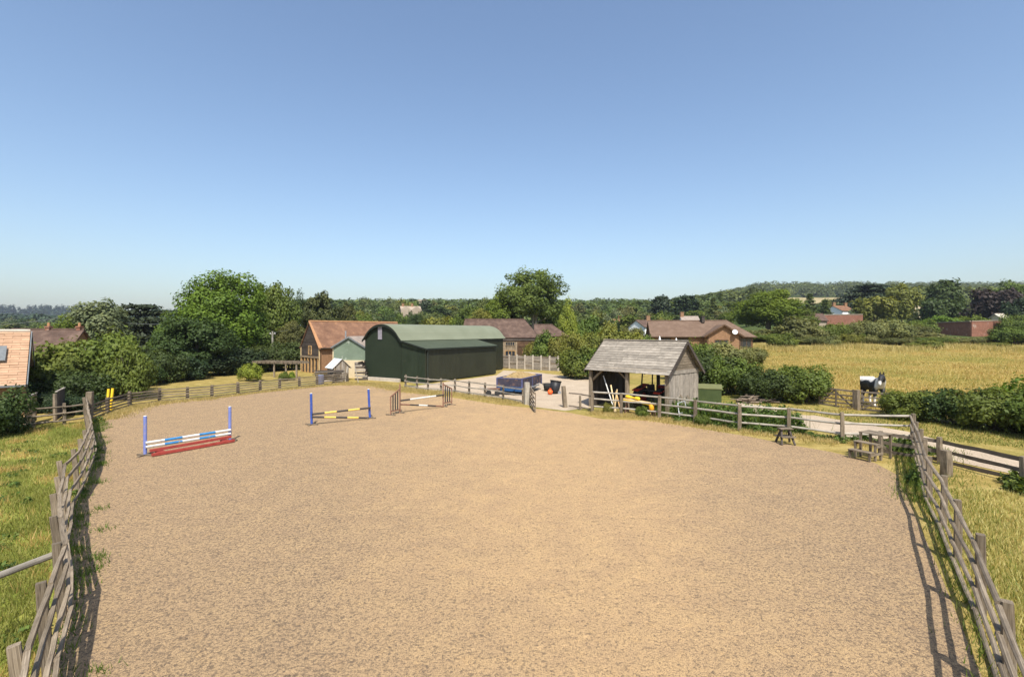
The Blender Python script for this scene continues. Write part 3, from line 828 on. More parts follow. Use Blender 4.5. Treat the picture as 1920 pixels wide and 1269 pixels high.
pq[:, 0] = np.interp(pq[:, 1], [p[1] for p in LEFT], [p[0] for p in LEFT]) - pq[:, 0] * np.clip(pq[:, 1] / 9, .4, 1.6)
leafpatch('paddock_weeds', mounds(pq, rng.uniform(.06, .22, 60), 4200, rng.uniform(.12, .45, 60)), .055, M['weed'], 'dark docks and thistles dotted through the paddock')
XY = np.array([(15.1 + U(0, 2.4), 15.1 + U(-1.2, .9)) for _ in range(26)] + [(16.2 + U(-.8, .5), 20.1 + U(-1, .6)) for _ in range(14)])
leafpatch('verge_weeds', mounds(XY, rng.uniform(.2, .55, len(XY)), 5000, rng.uniform(.25, .5, len(XY))), .11, M['weed'], 'bright leafy weeds below the dark roadside rails')

# ------------------------------------------------------------------ fences
def fence(name, pts, label, heights, H, rail_h=.10, pw=.13, rmat='rail', pmat='post', side=1, lean=.03, skip=(), over=.04, group=None, cat='fence', rkind='rail', jit=.025, top_over_post=False, bias=(0, 0)):
    root = empty(name, (pts[0][0], pts[0][1], TZ(*pts[0])), label, cat, group)
    tops = []
    for i, (x, y) in enumerate(pts):
        z = TZ(x, y)
        a, b = pts[max(0, i - 1)], pts[min(len(pts) - 1, i + 1)]
        dd = Vector((b[0] - a[0], b[1] - a[1], 0)).normalized()
        ln = (U(-lean, lean) + bias[0], U(-lean, lean) + bias[1])
        tops.append((Vector((x, y, z)), ln, dd))
        if i in skip: continue
        h = H * U(.96, 1.05)
        piece('post', 'post', M[pmat], root, (x, y, z - .25), (x + ln[0] * h, y + ln[1] * h, z + h), pw, pw, up=dd)
    for i in range(len(pts) - 1):
        for hz in heights:
            q = []
            for k in (i, i + 1):
                b, ln, dd = tops[k]
                nn = Vector((dd.y, -dd.x, 0)) * side
                q.append(b + Vector((ln[0] * hz, ln[1] * hz, hz + U(-jit, jit))) + nn * (pw * .5 + .03))
            e = (q[1] - q[0]).normalized() * over
            piece('rail', rkind, M[rmat], root, q[0] - e, q[1] + e, rail_h, .06, roll=0)
    return root
R4 = (.16, .50, .86, 1.20)
fence('rail_fence', [(x + .17 * (y < 22), y) for x, y in LEFT], 'leaning grey half-round rail fence between arena and green paddock', R4, 1.29, .075, .125, side=1, lean=.04, jit=.022, bias=(-.15, 0))
fence('rail_fence', RIGHT, 'weathered half-round rail fence along the dry grass bank', (.07, .42, .83, 1.22), 1.31, .075, .13, side=-1, lean=.03, jit=.02)
fence('rail_fence', FRONT, 'pale three-rail fence in front of shed and weeds', (.36, .78, 1.18), 1.26, .10, .15, rmat='rail_pale', side=1, lean=.02, jit=.015)
fence('slat_fence', BACK, 'low five-rail fence between arena and yellow lawn', (.12, .30, .48, .66, .84), .95, .085, .17, side=1, lean=.02, rmat='rail', jit=.012)
fence('rail_fence', YARD, 'bleached bent rail fence between green barn and arena gate', (.22, .60, .98), 1.08, .09, .13, rmat='rail_pale', pmat='rail', side=1, lean=.05, jit=.03)
fence('rail_fence', [(4.79, 29.6), (4.2, 30.5), (3.55, 31.2)], 'short rail stub beside the gateway by the open shed', (.15, .95), .9, .08, .11, side=1, skip=(2,), rmat='rail_dark')
fence('rail_fence', [(14.35, 19.3), (15.55, 18.0), (15.9, 15.4), (16.5, 12.5)], 'dark three-rail fence between right arena corner and gravel track', (.15, .48, .82), .95, .13, .15, rmat='rail_dark', pmat='post', side=-1, lean=.03, jit=.03)
fence('rail_fence', [(-22.75, 26.6), (-23.1, 25.6), (-23.75, 24.6), (-24.6, 23.2)], 'short sagging rail fence between tan panel and arena corner', (.25, .6, .95), 1.1, .09, .12, side=-1, skip=(0, 3), lean=.04, rmat='rail')
fence('rail_fence', [(-7.55, 8.2), (-8.25, 5.6), (-8.8, 3.4)], 'single pale rail running off into the green paddock', (1.1,), 1.25, .10, .14, rmat='rail_pale', side=1, skip=(0,), lean=.02)
fence('rail_fence', [(19.5, 49.0), (20.6, 48.4), (21.6, 48.2)], 'small weathered rail hurdle standing alone in dry field', (.3, .6, .9), 1.05, .1, .12, rmat='rail_dark', side=1)
# single posts
def lone_post(p, h, w, label, mat='post', lean=(0, 0)):
    r = empty('gate_post', p, label, 'post')
    piece('shaft', 'post', M[mat], r, Vector(p) - Vector((0, 0, .3)), Vector(p) + Vector((lean[0], lean[1], h)), w, w, up=(1, .3, 0))
    return r
lone_post((.98, 32.9, 0), 1.45, .34, 'stout pale gate post holding the open arena gate', 'rail_pale')
lone_post((3.38, 31.5, 0), 1.36, .24, 'weathered leaning gate post opposite the open gate', 'rail', (-.1, 0))
lone_post((-22.95, 26.9, 0), 1.55, .30, 'thick dark corner post where left and back fences meet', 'post', (.05, 0))
lone_post((14.45, 16.5, 0), .86, .26, 'short fat round post next to dark roadside rails', 'post', (0, 0))
lone_post((20.95, 30.1, TZ(20.95, 30.1)), 1.22, .24, 'grey hanging post between the two field gates', 'post')

def gate(name, a, b, h, label, nb=5, mat='rail_dark', tilt=0.0, zs=None):
    a, b = Vector(a), Vector(b)
    r = empty(name, a, label, 'gate')
    d = (b - a)
    bars = zs or [h * k for k in (.08, .28, .48, .72, 1.0)]
    for z in bars:
        piece('bar', 'plank', M[mat], r, a + Vector((0, 0, z)), b + Vector((0, 0, z)), .085 if z < h else .1, .04)
    off = Vector((d.y, -d.x, 0)).normalized() * .045
    for t, nm in ((.02, 'heel'), (.98, 'stile'), (.5, 'upright')):
        p = a + d * t - off
        piece(nm, 'plank', M[mat], r, p + Vector((0, 0, .02)), p + Vector((0, 0, h + (.12 if t < .1 else .05))), .09, .045, up=d.normalized())
    piece('brace', 'plank', M[mat], r, a + d * .04 + off + Vector((0, 0, .1 * h)), a + d * .6 + off + Vector((0, 0, h * .98)), .085, .03)
    piece('brace', 'plank', M[mat], r, a + d * .96 + off + Vector((0, 0, .1 * h)), a + d * .55 + off + Vector((0, 0, h * .98)), .085, .03)
    return r
gate('field_gate', (20.85, 30.2, .05), (19.75, 31.9, .1), 1.12, 'dark wooden field gate standing against the thorn bush')
gate('field_gate', (21.1, 30.0, .05), (23.0, 28.4, .02), 1.12, 'dark wooden field gate in front of the horse')
gate('arena_gate', (1.2, 32.75, .06), (1.35, 29.4, .03), 1.1, 'grey wooden gate swung open into the arena', mat='rail')
# grey panels by the house
r = empty('fence_panel', (-24.0, 24.4, 0), 'smooth tan wooden fence panel beside the dark shrub', 'fence panel')
for k in range(9):
    f0 = Vector((-24.0, 24.4, 0)).lerp(Vector((-25.5, 26.6, 0)), k / 9.0); f1 = Vector((-24.0, 24.4, 0)).lerp(Vector((-25.5, 26.6, 0)), (k + .5) / 9.0)
    piece('board', 'true', M['panel_tan'], r, (f1.x, f1.y, .05), (f1.x, f1.y, 1.5), .285, .025 + .006 * (k % 2), up=(-.56, .83, 0))
piece('cap', 'true', M['board_grey'], r, (-24.0, 24.4, 1.53), (-25.5, 26.6, 1.53), .05, .09)
r = empty('fence_panel', (-24.5, 26.6, 0), 'grey slatted panel with pale post under the big green bush', 'fence panel')
for k in range(8):
    f1 = Vector((-24.5, 26.7, 0)).lerp(Vector((-25.8, 28.6, 0)), (k + .5) / 8.0)
    piece('board', 'plank', M['board_dark'], r, (f1.x, f1.y, .05), (f1.x, f1.y, 1.55), .28, .025 + .006 * (k % 2), up=(-.56, .83, 0))
piece('cap', 'plank', M['board_grey'], r, (-24.5, 26.65, 1.58), (-25.8, 28.6, 1.58), .05, .1)
piece('post', 'post', M['rail'], r, (-24.38, 26.45, -.2), (-24.38, 26.45, 1.5), .13, .13, up=(1, 0, 0))

# ------------------------------------------------------------------ big green barn with arched roof
u = Vector((.52, .854, 0)); vv_ = Vector((.854, -.52, 0)); Z = Vector((0, 0, 1))
RC = Vector((-10.6, 47.5, 0))
Wd, Ln, EH, RISE = 4.95, 18.2, 4.05, 1.45
barn = empty('dutch_barn', RC, 'dark green corrugated barn with arched sage roof and lean-to', 'barn')
rad_ = ((Wd / 2) ** 2 + RISE ** 2) / (2 * RISE)
def arch(s, extra=0.0):
    """height of arch at across coordinate s (0 right .. Wd left)"""
    x = s - Wd / 2
    return EH + math.sqrt(max(0, (rad_ + extra) ** 2 - x * x)) - (rad_ - RISE)
def corr_wall(a, b, ztop, z0, n, depth, nrm):
    """corrugated sheet wall from a to b; ztop(t) gives the top"""
    mb = MB(); V = []; F = []
    for i in range(n + 1):
        t = i / n
        p = a.lerp(b, t) + nrm * (depth * (1 if i % 2 else 0))
        V += [p + Z * z0, p + Z * ztop(t)]
    for i in range(n):
        F.append((2 * i, 2 * i + 2, 2 * i + 3, 2 * i + 1))
    return mb.add(V, F)
nsheet = 5
for k in range(nsheet):
    s0, s1 = Wd * k / nsheet, Wd * (k + 1) / nsheet
    a, b = RC - vv_ * s0, RC - vv_ * s1
    corr_wall(a, b, lambda t, s0=s0, s1=s1: arch(s0 + (s1 - s0) * t) - .02, .32, 14, .025, -u).build('gable_sheet', M['green_wall'], barn)
fa = RC + u * Ln
for k in range(5):
    s0, s1 = Wd * k / 5, Wd * (k + 1) / 5
    corr_wall(fa - vv_ * s0, fa - vv_ * s1, lambda t, s0=s0, s1=s1: arch(s0 + (s1 - s0) * t) - .02, .1, 6, .025, u).build('rear_sheet', M['green_wall'], barn)
corr_wall(RC - vv_ * Wd, RC - vv_ * Wd + u * Ln, lambda t: EH, .1, 90, .025, -vv_).build('left_wall', M['green_side'], barn)
for k in range(18):
    a, b = RC + u * (Ln * k / 18), RC + u * (Ln * (k + 1) / 18)
    corr_wall(a, b, lambda t: EH, .12, 8, .025, vv_).build('side_sheet', M['green_side'], barn)
# roof: curved sheets along the length
for k in range(18):
    t0, t1 = -.25 + (Ln + .5) * k / 18, -.25 + (Ln + .5) * (k + 1) / 18 + .02
    mb = MB(); V = []; F = []
    na = 16; nb_ = 6
    for i in range(na + 1):
        s_ = -.22 + (Wd + .44) * i / na
        hz = arch(min(max(s_, 0), Wd)) + .06
        if s_ < 0 or s_ > Wd: hz = EH + .06 - .15 * (abs(s_) if s_ < 0 else s_ - Wd) / .22 * 1.0
        for j in range(nb_ + 1):
            V.append(RC - vv_ * s_ + u * (t0 + (t1 - t0) * j / nb_) + Z * (hz + (.012 if j % 2 else 0) + .004 * (k % 2)))
    for i in range(na):
        for j in range(nb_):
            F.append((i * (nb_ + 1) + j, (i + 1) * (nb_ + 1) + j, (i + 1) * (nb_ + 1) + j + 1, i * (nb_ + 1) + j + 1))
    mb.add(V, F).build('roof_sheet', M['green_roof'], barn)
# dark barge trim round the arch, wide under the eaves
mb = MB()
pts = []
for i in range(25):
    s_ = -.2 + (Wd + .4) * i / 24
    hz = arch(min(max(s_, 0), Wd)) + .02 - (.12 if (s_ < 0 or s_ > Wd) else 0)
    pts.append((s_, hz))
for (s0, h0), (s1, h1) in zip(pts[:-1], pts[1:]):
    p = [RC - vv_ * s0 + Z * h0, RC - vv_ * s1 + Z * h1, RC - vv_ * s1 + Z * (h1 - .2), RC - vv_ * s0 + Z * (h0 - .2)]
    mb.slab([q - u * .27 for q in p], .06)
mb.build('barge_trim', M['green_trim'], barn)
for i, (s_, hh) in enumerate(((2.78, 1.28),)):
    c = RC - vv_ * s_ - u * .06
    MB().slab([c - vv_ * .27 + Z * 4.05, c - vv_ * .27 + Z * 5.32, c + vv_ * .27 + Z * 5.32, c + vv_ * .27 + Z * 4.05], .03).build('skylight_sheet', M['translucent_sheet'], barn)
MB().slab([RC - vv_ * Wd - u * .1 + Z * .0, RC - vv_ * (-.0) - u * .1, RC - u * .1 + Z * .32, RC - vv_ * Wd - u * .1 + Z * .32], -.25).build('plinth', M['concrete'], barn)
# lean-to
LW, LL, LE, LT = 2.98, 12.0, 3.25, 3.93
CC = RC + vv_ * LW
for k in range(3):
    t0, t1 = k / 3, (k + 1) / 3
    corr_wall(RC.lerp(CC, t0) + vv_ * .03 * (k == 0), RC.lerp(CC, t1), lambda t, t0=t0, t1=t1: LT + (LE - LT) * (t0 + (t1 - t0) * t) - .03, .12, 12, .025, -u).build('lean_to_gable_sheet', M['green_wall'], barn)
for k in range(12):
    a, b = CC + u * (LL * k / 12), CC + u * (LL * (k + 1) / 12)
    corr_wall(a, b, lambda t: LE - .02, .1, 10, .025, vv_).build('lean_to_sheet', M['green_side'], barn)
corr_wall(RC + u * LL + vv_ * .03, CC + u * LL, lambda t: LT + (LE - LT) * t - .03, .1, 20, .025, u).build('lean_to_end', M['green_side'], barn)
for k in range(12):
    t0, t1 = -.15 + (LL + .3) * k / 12, -.15 + (LL + .3) * (k + 1) / 12
    V, F = [], []
    for j in range(9):
        q = t0 + (t1 - t0) * j / 8 + (.01 if j == 8 else 0)
        dz = (.018 if j % 2 else 0) + .004 * (k % 2)
        V += [RC + vv_ * .03 + u * q + Z * (LT + .02 + dz), CC + vv_ * .18 + u * q + Z * (LE - .01 + dz)]
    F = [(2 * j, 2 * j + 1, 2 * j + 3, 2 * j + 2) for j in range(8)]
    MB().add(V, F).build('lean_to_roof_sheet', M['green_lean'], barn)
MB().bar(CC + vv_ * .2 - u * .15 + Z * (LE - .08), CC + vv_ * .2 + u * (LL + .15) + Z * (LE - .08), .13, .1).build('gutter', M['green_trim'], barn)
MB().bar(CC + vv_ * .1 + u * .25 + Z * .05, CC + vv_ * .1 + u * .25 + Z * (LE - .1), .12, .12).build('downpipe', M['green_trim'], barn)
MB().bar(RC - u * .28 + vv_ * .02 + Z * (LT + .02), CC - u * .2 + vv_ * .15 + Z * (LE - .02), .12, .08).build('lean_to_barge', M['green_trim'], barn)

# ------------------------------------------------------------------ generic house
def gable_house(name, A, along_, ln, wd, eave, ridge, label, wall='brick', roof='tile_red', over=.3, hip=(0, 0), verge=.25, z0=0.0, cat='house', trim=None):
    """A = near corner, along_ = ridge direction, across = to the left of it"""
    A = Vector((A[0], A[1], z0)); a = Vector((along_[0], along_[1], 0)).normalized(); c = Vector((-a.y, a.x, 0))
    r = empty(name, A, label, cat)
    B0, B1, B2, B3 = A, A + a * ln, A + a * ln + c * wd, A + c * wd
    E, Rg = Z * eave, Z * ridge
    mb = MB()
    mid0, mid1 = (B0 + B3) / 2, (B1 + B2) / 2
    h0, h1 = mid0 + a * hip[0] * wd / 2, mid1 - a * hip[1] * wd / 2
    mb.slab([B0, B1, B1 + E, B0 + E], .2); mb.slab([B2, B3, B3 + E, B2 + E], .2)
    gt = ridge - .08
    if hip[0] > 0: mb.slab([B3, B0, B0 + E, B3 + E], .2)
    else: mb.slab([B3, B0, B0 + E, mid0 + Z * gt, B3 + E], .2)
    if hip[1] > 0: mb.slab([B1, B2, B2 + E, B1 + E], .2)
    else: mb.slab([B1, B2, B2 + E, mid1 + Z * gt, B1 + E], .2)
    mb.build('wall', M[wall] if isinstance(wall, str) else wall, r)
    sl = (ridge - eave) / (wd / 2)
    ov = lambda p, cc, s_: p + cc * s_ * over + Z * (eave - sl * over)
    ve0, ve1 = (-a * verge if hip[0] == 0 else Vector((0, 0, 0))), (a * verge if hip[1] == 0 else Vector((0, 0, 0)))
    e0 = (-a * over if hip[0] > 0 else ve0); e1 = (a * over if hip[1] > 0 else ve1)
    K0, K1 = h0 + Z * ridge + ve0, h1 + Z * ridge + ve1
    rf = MB()
    f = [ov(B0, -c, 1) + e0, ov(B1, -c, 1) + e1, K1, K0]
    rf.slab(f, .12)
    b = [ov(B2, c, 1) + e1, ov(B3, c, 1) + e0, K0, K1]
    rf.slab(b, .12)
    if hip[0] > 0: rf.slab([ov(B3, c, 1) + e0, ov(B0, -c, 1) + e0, K0], .12)
    if hip[1] > 0: rf.slab([ov(B1, -c, 1) + e1, ov(B2, c, 1) + e1, K1], .12)
    ro = rf.build('roof', M[roof], r)
    MB().tube([K0 + Z * .0, K1 + Z * .0], .10, 6).build('ridge', M['ridge_red' if 'red' in roof else roof], ro)
    return r, (A, a, c, B0, B1, B2, B3, K0, K1, ro)
def on_wall(parent, P, a, nrm, x, z, w, h, frame='oak', pane='glass', bars=1, name='window'):
    """window on a wall: P base corner, a along, nrm outward"""
    c = P + a * x + Z * z + nrm * .02
    o = MB()
    for s_ in (-1, 1): o.bar(c + a * (s_ * w / 2), c + a * (s_ * w / 2) + Z * h, .07, .09)
    for k in range(bars): o.bar(c + a * (w * ((k + 1) / (bars + 1) - .5)), c + a * (w * ((k + 1) / (bars + 1) - .5)) + Z * h, .05, .07)
    for zz in (0, h): o.bar(c - a * (w / 2 + .04) + Z * zz, c + a * (w / 2 + .04) + Z * zz, .08, .1)
    fo = o.build(name, M[frame], parent)
    MB().slab([c - a * w / 2, c + a * w / 2, c + a * w / 2 + Z * h, c - a * w / 2 + Z * h], .015).build('pane', M[pane], fo)
    return fo
def chimney(parent, p, h, w=.5, mat='brick', pot=True):
    o = MB().box(p + Z * h / 2, (w, w, h)).box(p + Z * (h - .08), (w + .12, w + .12, .14))
    ch = o.build('chimney', M[mat], parent)
    if pot: MB().tube([p + Z * h, p + Z * (h + .35)], [.13, .1], 8).build('chimney_pot', M['ridge_red'], ch)

# red-roofed barn on the left of the green barn (gable corner at A)
gA = Vector((-21.9, 56.5, 0)); ga = Vector((.7, .714, 0)).normalized(); gc = Vector((-ga.y, ga.x, 0))
hb, (A, a, c, B0, B1, B2, B3, K0, K1, ro) = gable_house('timber_barn', gA, ga, 11.6, 4.95, 3.15, 6.05, 'old red tiled barn with dark boarded gable and oak doors', 'brick', 'tile_red', .25, verge=.18, cat='barn')
nb = 20
for k in range(nb):                                     # weatherboards on the gable
    z = 1.85 + (5.85 - 1.85) * k / nb
    half = 4.95 / 2 if z + .2 < 3.15 else 4.95 / 2 * (6.0 - z - .14) / (6.05 - 3.15)
    if half < .12: continue
    cc = (B0 + B3) / 2 - a * .05
    piece('weatherboard', 'plank', M['board_dark'], hb, cc - c * half + Z * (z + .1), cc + c * half + Z * (z + .1), .21, .03, up=(-a * .12 + Z))
on_wall(hb, B0, c, -a, 2.4, 2.15, .75, 1.0, 'oak', 'glass', 1).location += -a * .06
for k in range(6):
    p = B0 + c * (.25 + 4.45 * k / 5) - a * .08
    piece('oak_post', 'plank', M['oak'], hb, p, p + Z * 1.85, .16, .14, up=c)
for k in range(5):
    p = B0 + c * (.25 + 4.45 * (k + .5) / 5) - a * .02
    MB().slab([p + c * .4 + Z * .1, p - c * .4 + Z * .1, p - c * .4 + Z * 1.75, p + c * .4 + Z * 1.75], .02).build('glass_door', M['glass'], hb)
piece('oak_beam', 'plank', M['oak_grey'], hb, B0 - a * .1 + Z * 1.86, B3 - a * .1 + Z * 1.86, .2, .16)
piece('corner_board', 'plank', M['pine_new'], hb, B0 - a * .06, B0 - a * .06 + Z * 3.1, .14, .1, up=c)
piece('corner_board', 'plank', M['pine_new'], hb, B3 - a * .06, B3 - a * .06 + Z * 3.1, .14, .1, up=c)
MB().slab([B0 - a * .2 - c * .18 + Z * 2.98, K0 - a * .05 + Z * .02, K0 + a * .15 + Z * .02, B0 + a * .25 - c * .18 + Z * 2.98], -.05).build('verge_tiles', M['ridge_red'], ro)
# lean porch on its side wall
q0, q1 = B0 + a * 1.6, B0 + a * 5.5
MB().slab([q0 - c * 1.7 + Z * 1.75, q1 - c * 1.7 + Z * 1.75, q1 + Z * 2.75, q0 + a * .9 + Z * 2.75], .1).build('porch_roof', M['tile_brown'], hb)
for k in range(4):
    p = q0.lerp(q1, k / 3) - c * 1.55
    piece('porch_post', 'plank', M['oak'], hb, p, p + Z * 1.75, .13, .13, up=(1, 0, 0))
MB().slab([q0 - c * .4 + Z * .1, q1 - c * .4 + Z * .1, q1 - c * .4 + Z * 1.7, q0 - c * .4 + Z * 1.7], .05).build('porch_glass', M['glass'], hb)
MB().tube([B0 + a * 3.4 + c * .5 + Z * 3.3, B0 + a * 3.4 + c * .5 + Z * 4.9], .09, 8).build('flue', M['steel'], hb)
MB().bar(B0 - c * .32 + Z * 2.9, B1 - c * .32 + Z * 2.9, .12, .1).build('gutter', M['green_trim'], hb)

# pale green tin shed beside the barn
sA = Vector((-18.75, 52.2, 0))
sa, sc = Vector((.985, -.17, 0)), Vector((.17, .985, 0))
ts = empty('tin_shed', sA, 'pale green tin gabled shed on cream wall beside green barn', 'shed')
TW, TE, TR, TB = 3.55, 3.25, 4.25, 1.83
MB().slab([sA, sA + sa * TW, sA + sa * TW + Z * TB, sA + Z * TB], -.2).build('base_wall', M['cream'], ts)
for k in range(6):
    t0, t1 = k / 6, (k + 1) / 6
    corr_wall(sA + sa * TW * t0 - sc * .06, sA + sa * TW * t1 - sc * .06, lambda t, t0=t0, t1=t1: TE + (TR - TE) * (1 - abs(2 * (t0 + (t1 - t0) * t) - 1)), TB, 10, .02, -sc).build('gable_sheet', M['pale_green'], ts)
MB().slab([sA, sA + Z * TE, sA + sc * 9 + Z * TE, sA + sc * 9], -.15).build('side_wall', M['cream'], ts)
ap = sA + sa * TW / 2 + Z * TR
MB().slab([sA - sa * .2 - sc * .2 + Z * (TE - .1), ap - sc * .2 + Z * .02, ap + sc * 9 + Z * .02, sA - sa * .2 + sc * 9 + Z * (TE - .1)][::-1], .08).build('roof_slope', M['fibre_roof'], ts)
MB().slab([sA + sa * (TW + .2) - sc * .2 + Z * (TE - .1), ap - sc * .2 + Z * .02, ap + sc * 9 + Z * .02, sA + sa * (TW + .2) + sc * 9 + Z * (TE - .1)], .08).build('roof_slope', M['fibre_roof'], ts)
for e in (sA - sa * .2 + Z * (TE - .14), sA + sa * (TW + .2) + Z * (TE - .14)):
    MB().bar(e - sc * .24, ap - sc * .24 + Z * -.02, .14, .05).build('barge_board', M['frame_grey'], ts)

# small greenhouse and timber lean-to heap in front
gp = Vector((-16.7, 48.6, 0)); RG = Matrix.Rotation(math.radians(38), 3, 'Z')
gh = empty('potting_shed', gp, 'little weathered potting shed with one glazed roof slope', 'shed')
for k in range(7):
    z = .1 + .19 * k
    piece('side_board', 'plank', M['board_grey'], gh, gp + RG @ Vector((-.75, -.05, z)), gp + RG @ Vector((-.75, 1.9, z)), .2, .03)
for k in range(8):
    x = -.7 + 1.4 * (k + .5) / 8
    piece('front_board', 'plank', M['board_grey' if k % 3 else 'rail'], gh, gp + RG @ Vector((x, 0, .02)), gp + RG @ Vector((x, 0, 1.35 + .75 * (1 - abs(x) / .75))), .165, .03, up=RG @ Vector((1, 0, 0)))
MB().slab([gp + RG @ Vector((-.95, -.12, 1.2)), gp + RG @ Vector((0, -.12, 2.12)), gp + RG @ Vector((0, 2.0, 2.12)), gp + RG @ Vector((-.95, 2.0, 1.2))][::-1], .03).build('roof_glass', rough_mat('milky_glass', (.42, .45, .47), (.55, .58, .60), 3, rough=.2), gh)
for t in (0, .5, 1):
    piece('glazing_bar', 'true', M['white'], gh, gp + RG @ Vector((-.97, -.12 + 2.1 * t, 1.22)), gp + RG @ Vector((0, -.12 + 2.1 * t, 2.15)), .04, .05)
MB().slab([gp + RG @ Vector((.95, -.1, 1.2)), gp + RG @ Vector((0, -.1, 2.12)), gp + RG @ Vector((0, 2.0, 2.12)), gp + RG @ Vector((.95, 2.0, 1.2))], .05).build('roof_slope', M['board_grey'], gh)
gp2 = gp + Vector((1.15, .75, 0))
hp_ = empty('log_store', gp2, 'curved slatted log store leaning on the potting shed', 'log store')
for k in range(8):
    a0 = k / 8 * math.pi / 2
    x, z = 1.5 * math.sin(math.pi / 2 - a0) , 1.65 * math.sin(a0) + .08
    piece('slat', 'plank', M['board_grey' if k % 2 else 'board_dark'], hp_, gp2 + Vector((-.1, 0, z)), gp2 + Vector((max(.25, x * .8), -.05, z)), .2, .05)
    piece('slat', 'plank', M['board_dark'], hp_, gp2 + Vector((max(.25, x * .8), -.05, z)), gp2 + Vector((max(.25, x * .8), 1.6, z)), .2, .05)
# ladder frame leaning on fence, barrel, tarpaulin bundle
for i, (px, py, lab) in enumerate(((648, 716, 'tall weathered board leaning at the potting shed door'), (672, 717, 'pale thin prop leaning by the log store'))):
    p = G(px, py); r = empty('leaning_board', p, lab, 'board')
    piece('board', 'plank', M['rail_pale'], r, p, p + Vector((-.5 * (i == 1) + .05, .35, 1.45)), .12 - .05 * i, .04, up=(1, 0, 0))
bp = G(601, 721)
r = empty('water_barrel', bp, 'blue plastic barrel behind the low slatted fence', 'barrel')
MB().tube([bp + Z * 0, bp + Z * .08, bp + Z * .45, bp + Z * .8, bp + Z * .88], [.27, .3, .32, .3, .26], 14).build('drum', M['tarp_blue'], r, True)
MB().tube([bp + Z * .885, bp + Z * .91], [.2, .2], 12).build('lid', M['frame_grey'], r)
bp = AT(618, 47.5)
r = empty('timber_stack', bp, 'low stack of dark old boards behind the slatted fence', 'timber stack')
for k in range(12):
    y = U(-.4, .4)
    piece('board', 'plank', M['board_dark' if k % 3 else 'board_grey'], r, bp + Vector((-1.3 + U(-.2, .2), y, .1 + .09 * k)), bp + Vector((1.2 + U(-.2, .2), y + U(-.2, .2), .1 + .09 * k + U(-.02, .05))), .07, .25)

# ------------------------------------------------------------------ open cart shed
S0, S1 = Vector((8.77, 28.05, 0)), Vector((5.08, 31.95, 0))
sx = (S1 - S0).normalized(); SL = (S1 - S0).length
sy = Vector((.73, .685, 0)); SD = 3.65; SE, SR = 2.55, 4.18
cs = empty('cart_shed', S0, 'open fronted grey timber shed with bleached board roof', 'shed')
def P3(x, y, z): return S0 + sx * x + sy * y + Z * z
for x in (0, 2.62, SL):
    piece('post', 'post', M['rail'], cs, P3(x, 0, -.2), P3(x, 0, SE), .2, .2, up=sx)
for x in (SL * .5, SL):
    piece('back_post', 'post', M['board_dark'], cs, P3(x, SD, -.2), P3(x, SD, SE), .18, .18, up=sx)
piece('front_beam', 'plank', M['oak_grey'], cs, P3(-.05, .02, SE - .06), P3(SL + .05, .02, SE - .06), .2, .18)
piece('back_beam', 'plank', M['board_dark'], cs, P3(0, SD, SE - .06), P3(SL, SD, SE - .06), .2, .16)
piece('tie_beam', 'plank', M['oak_grey'], cs, P3(2.62, 0, SE - .1), P3(2.62, SD, SE - .1), .18, .14)
# roof boards, front and back slope, each course of several boards
slope = Vector((0, 0, 0))
nrow = 13
for side in (0, 1):
    for k in range(nrow):
        f0, f1 = k / nrow, (k + 1) / nrow
        def rp(x, f, lift=0.0):
            y = (-.28 + (SD / 2 + .28) * f) if side == 0 else SD + .28 - (SD / 2 + .28) * f
            z = SE - .28 * (SR - SE) / (SD / 2) + (SR - SE + .28 * (SR - SE) / (SD / 2)) * f
            return P3(x, y, z + .06 + lift)
        cuts = [-.3] + sorted(U(.4, SL - .4) for _ in range(2 if side == 0 else 1)) + [SL + .3]
        fm = (f0 + f1) / 2
        upv = (rp(0, 1) - rp(0, 0)).normalized()
        for x0, x1 in zip(cuts[:-1], cuts[1:]):
            nrm = sx.cross(upv)
            tiltv = (upv + (nrm if nrm.z < 0 else -nrm) * .09)
            piece('roof_board', 'plank', M['shingle'], cs, rp(x0, fm, U(0, .012)), rp(x1 - .012, fm, U(0, .012)), (rp(0, f1) - rp(0, f0)).length * 1.16, .026, up=tiltv)
piece('ridge_board', 'plank', M['shingle'], cs, P3(-.3, SD / 2, SR + .1), P3(SL + .3, SD / 2, SR + .1), .05, .2)
for x in (-.31, SL + .31):
    for y0, y1 in ((-.3, SD / 2), (SD + .3, SD / 2)):
        z0 = SE - .3 * (SR - SE) / (SD / 2)
        piece('barge_board', 'plank', M['board_dark'], cs, P3(x, y0, z0 - .02), P3(x, y1, SR), .17, .035)
for x in (.05, SL * .25, SL * .5, SL * .75, SL - .05):
    for s_ in (0, 1):
        piece('rafter', 'plank', M['board_dark'], cs, P3(x, -.2 if s_ == 0 else SD + .2, SE - .2), P3(x, SD / 2, SR - .08), .1, .06)
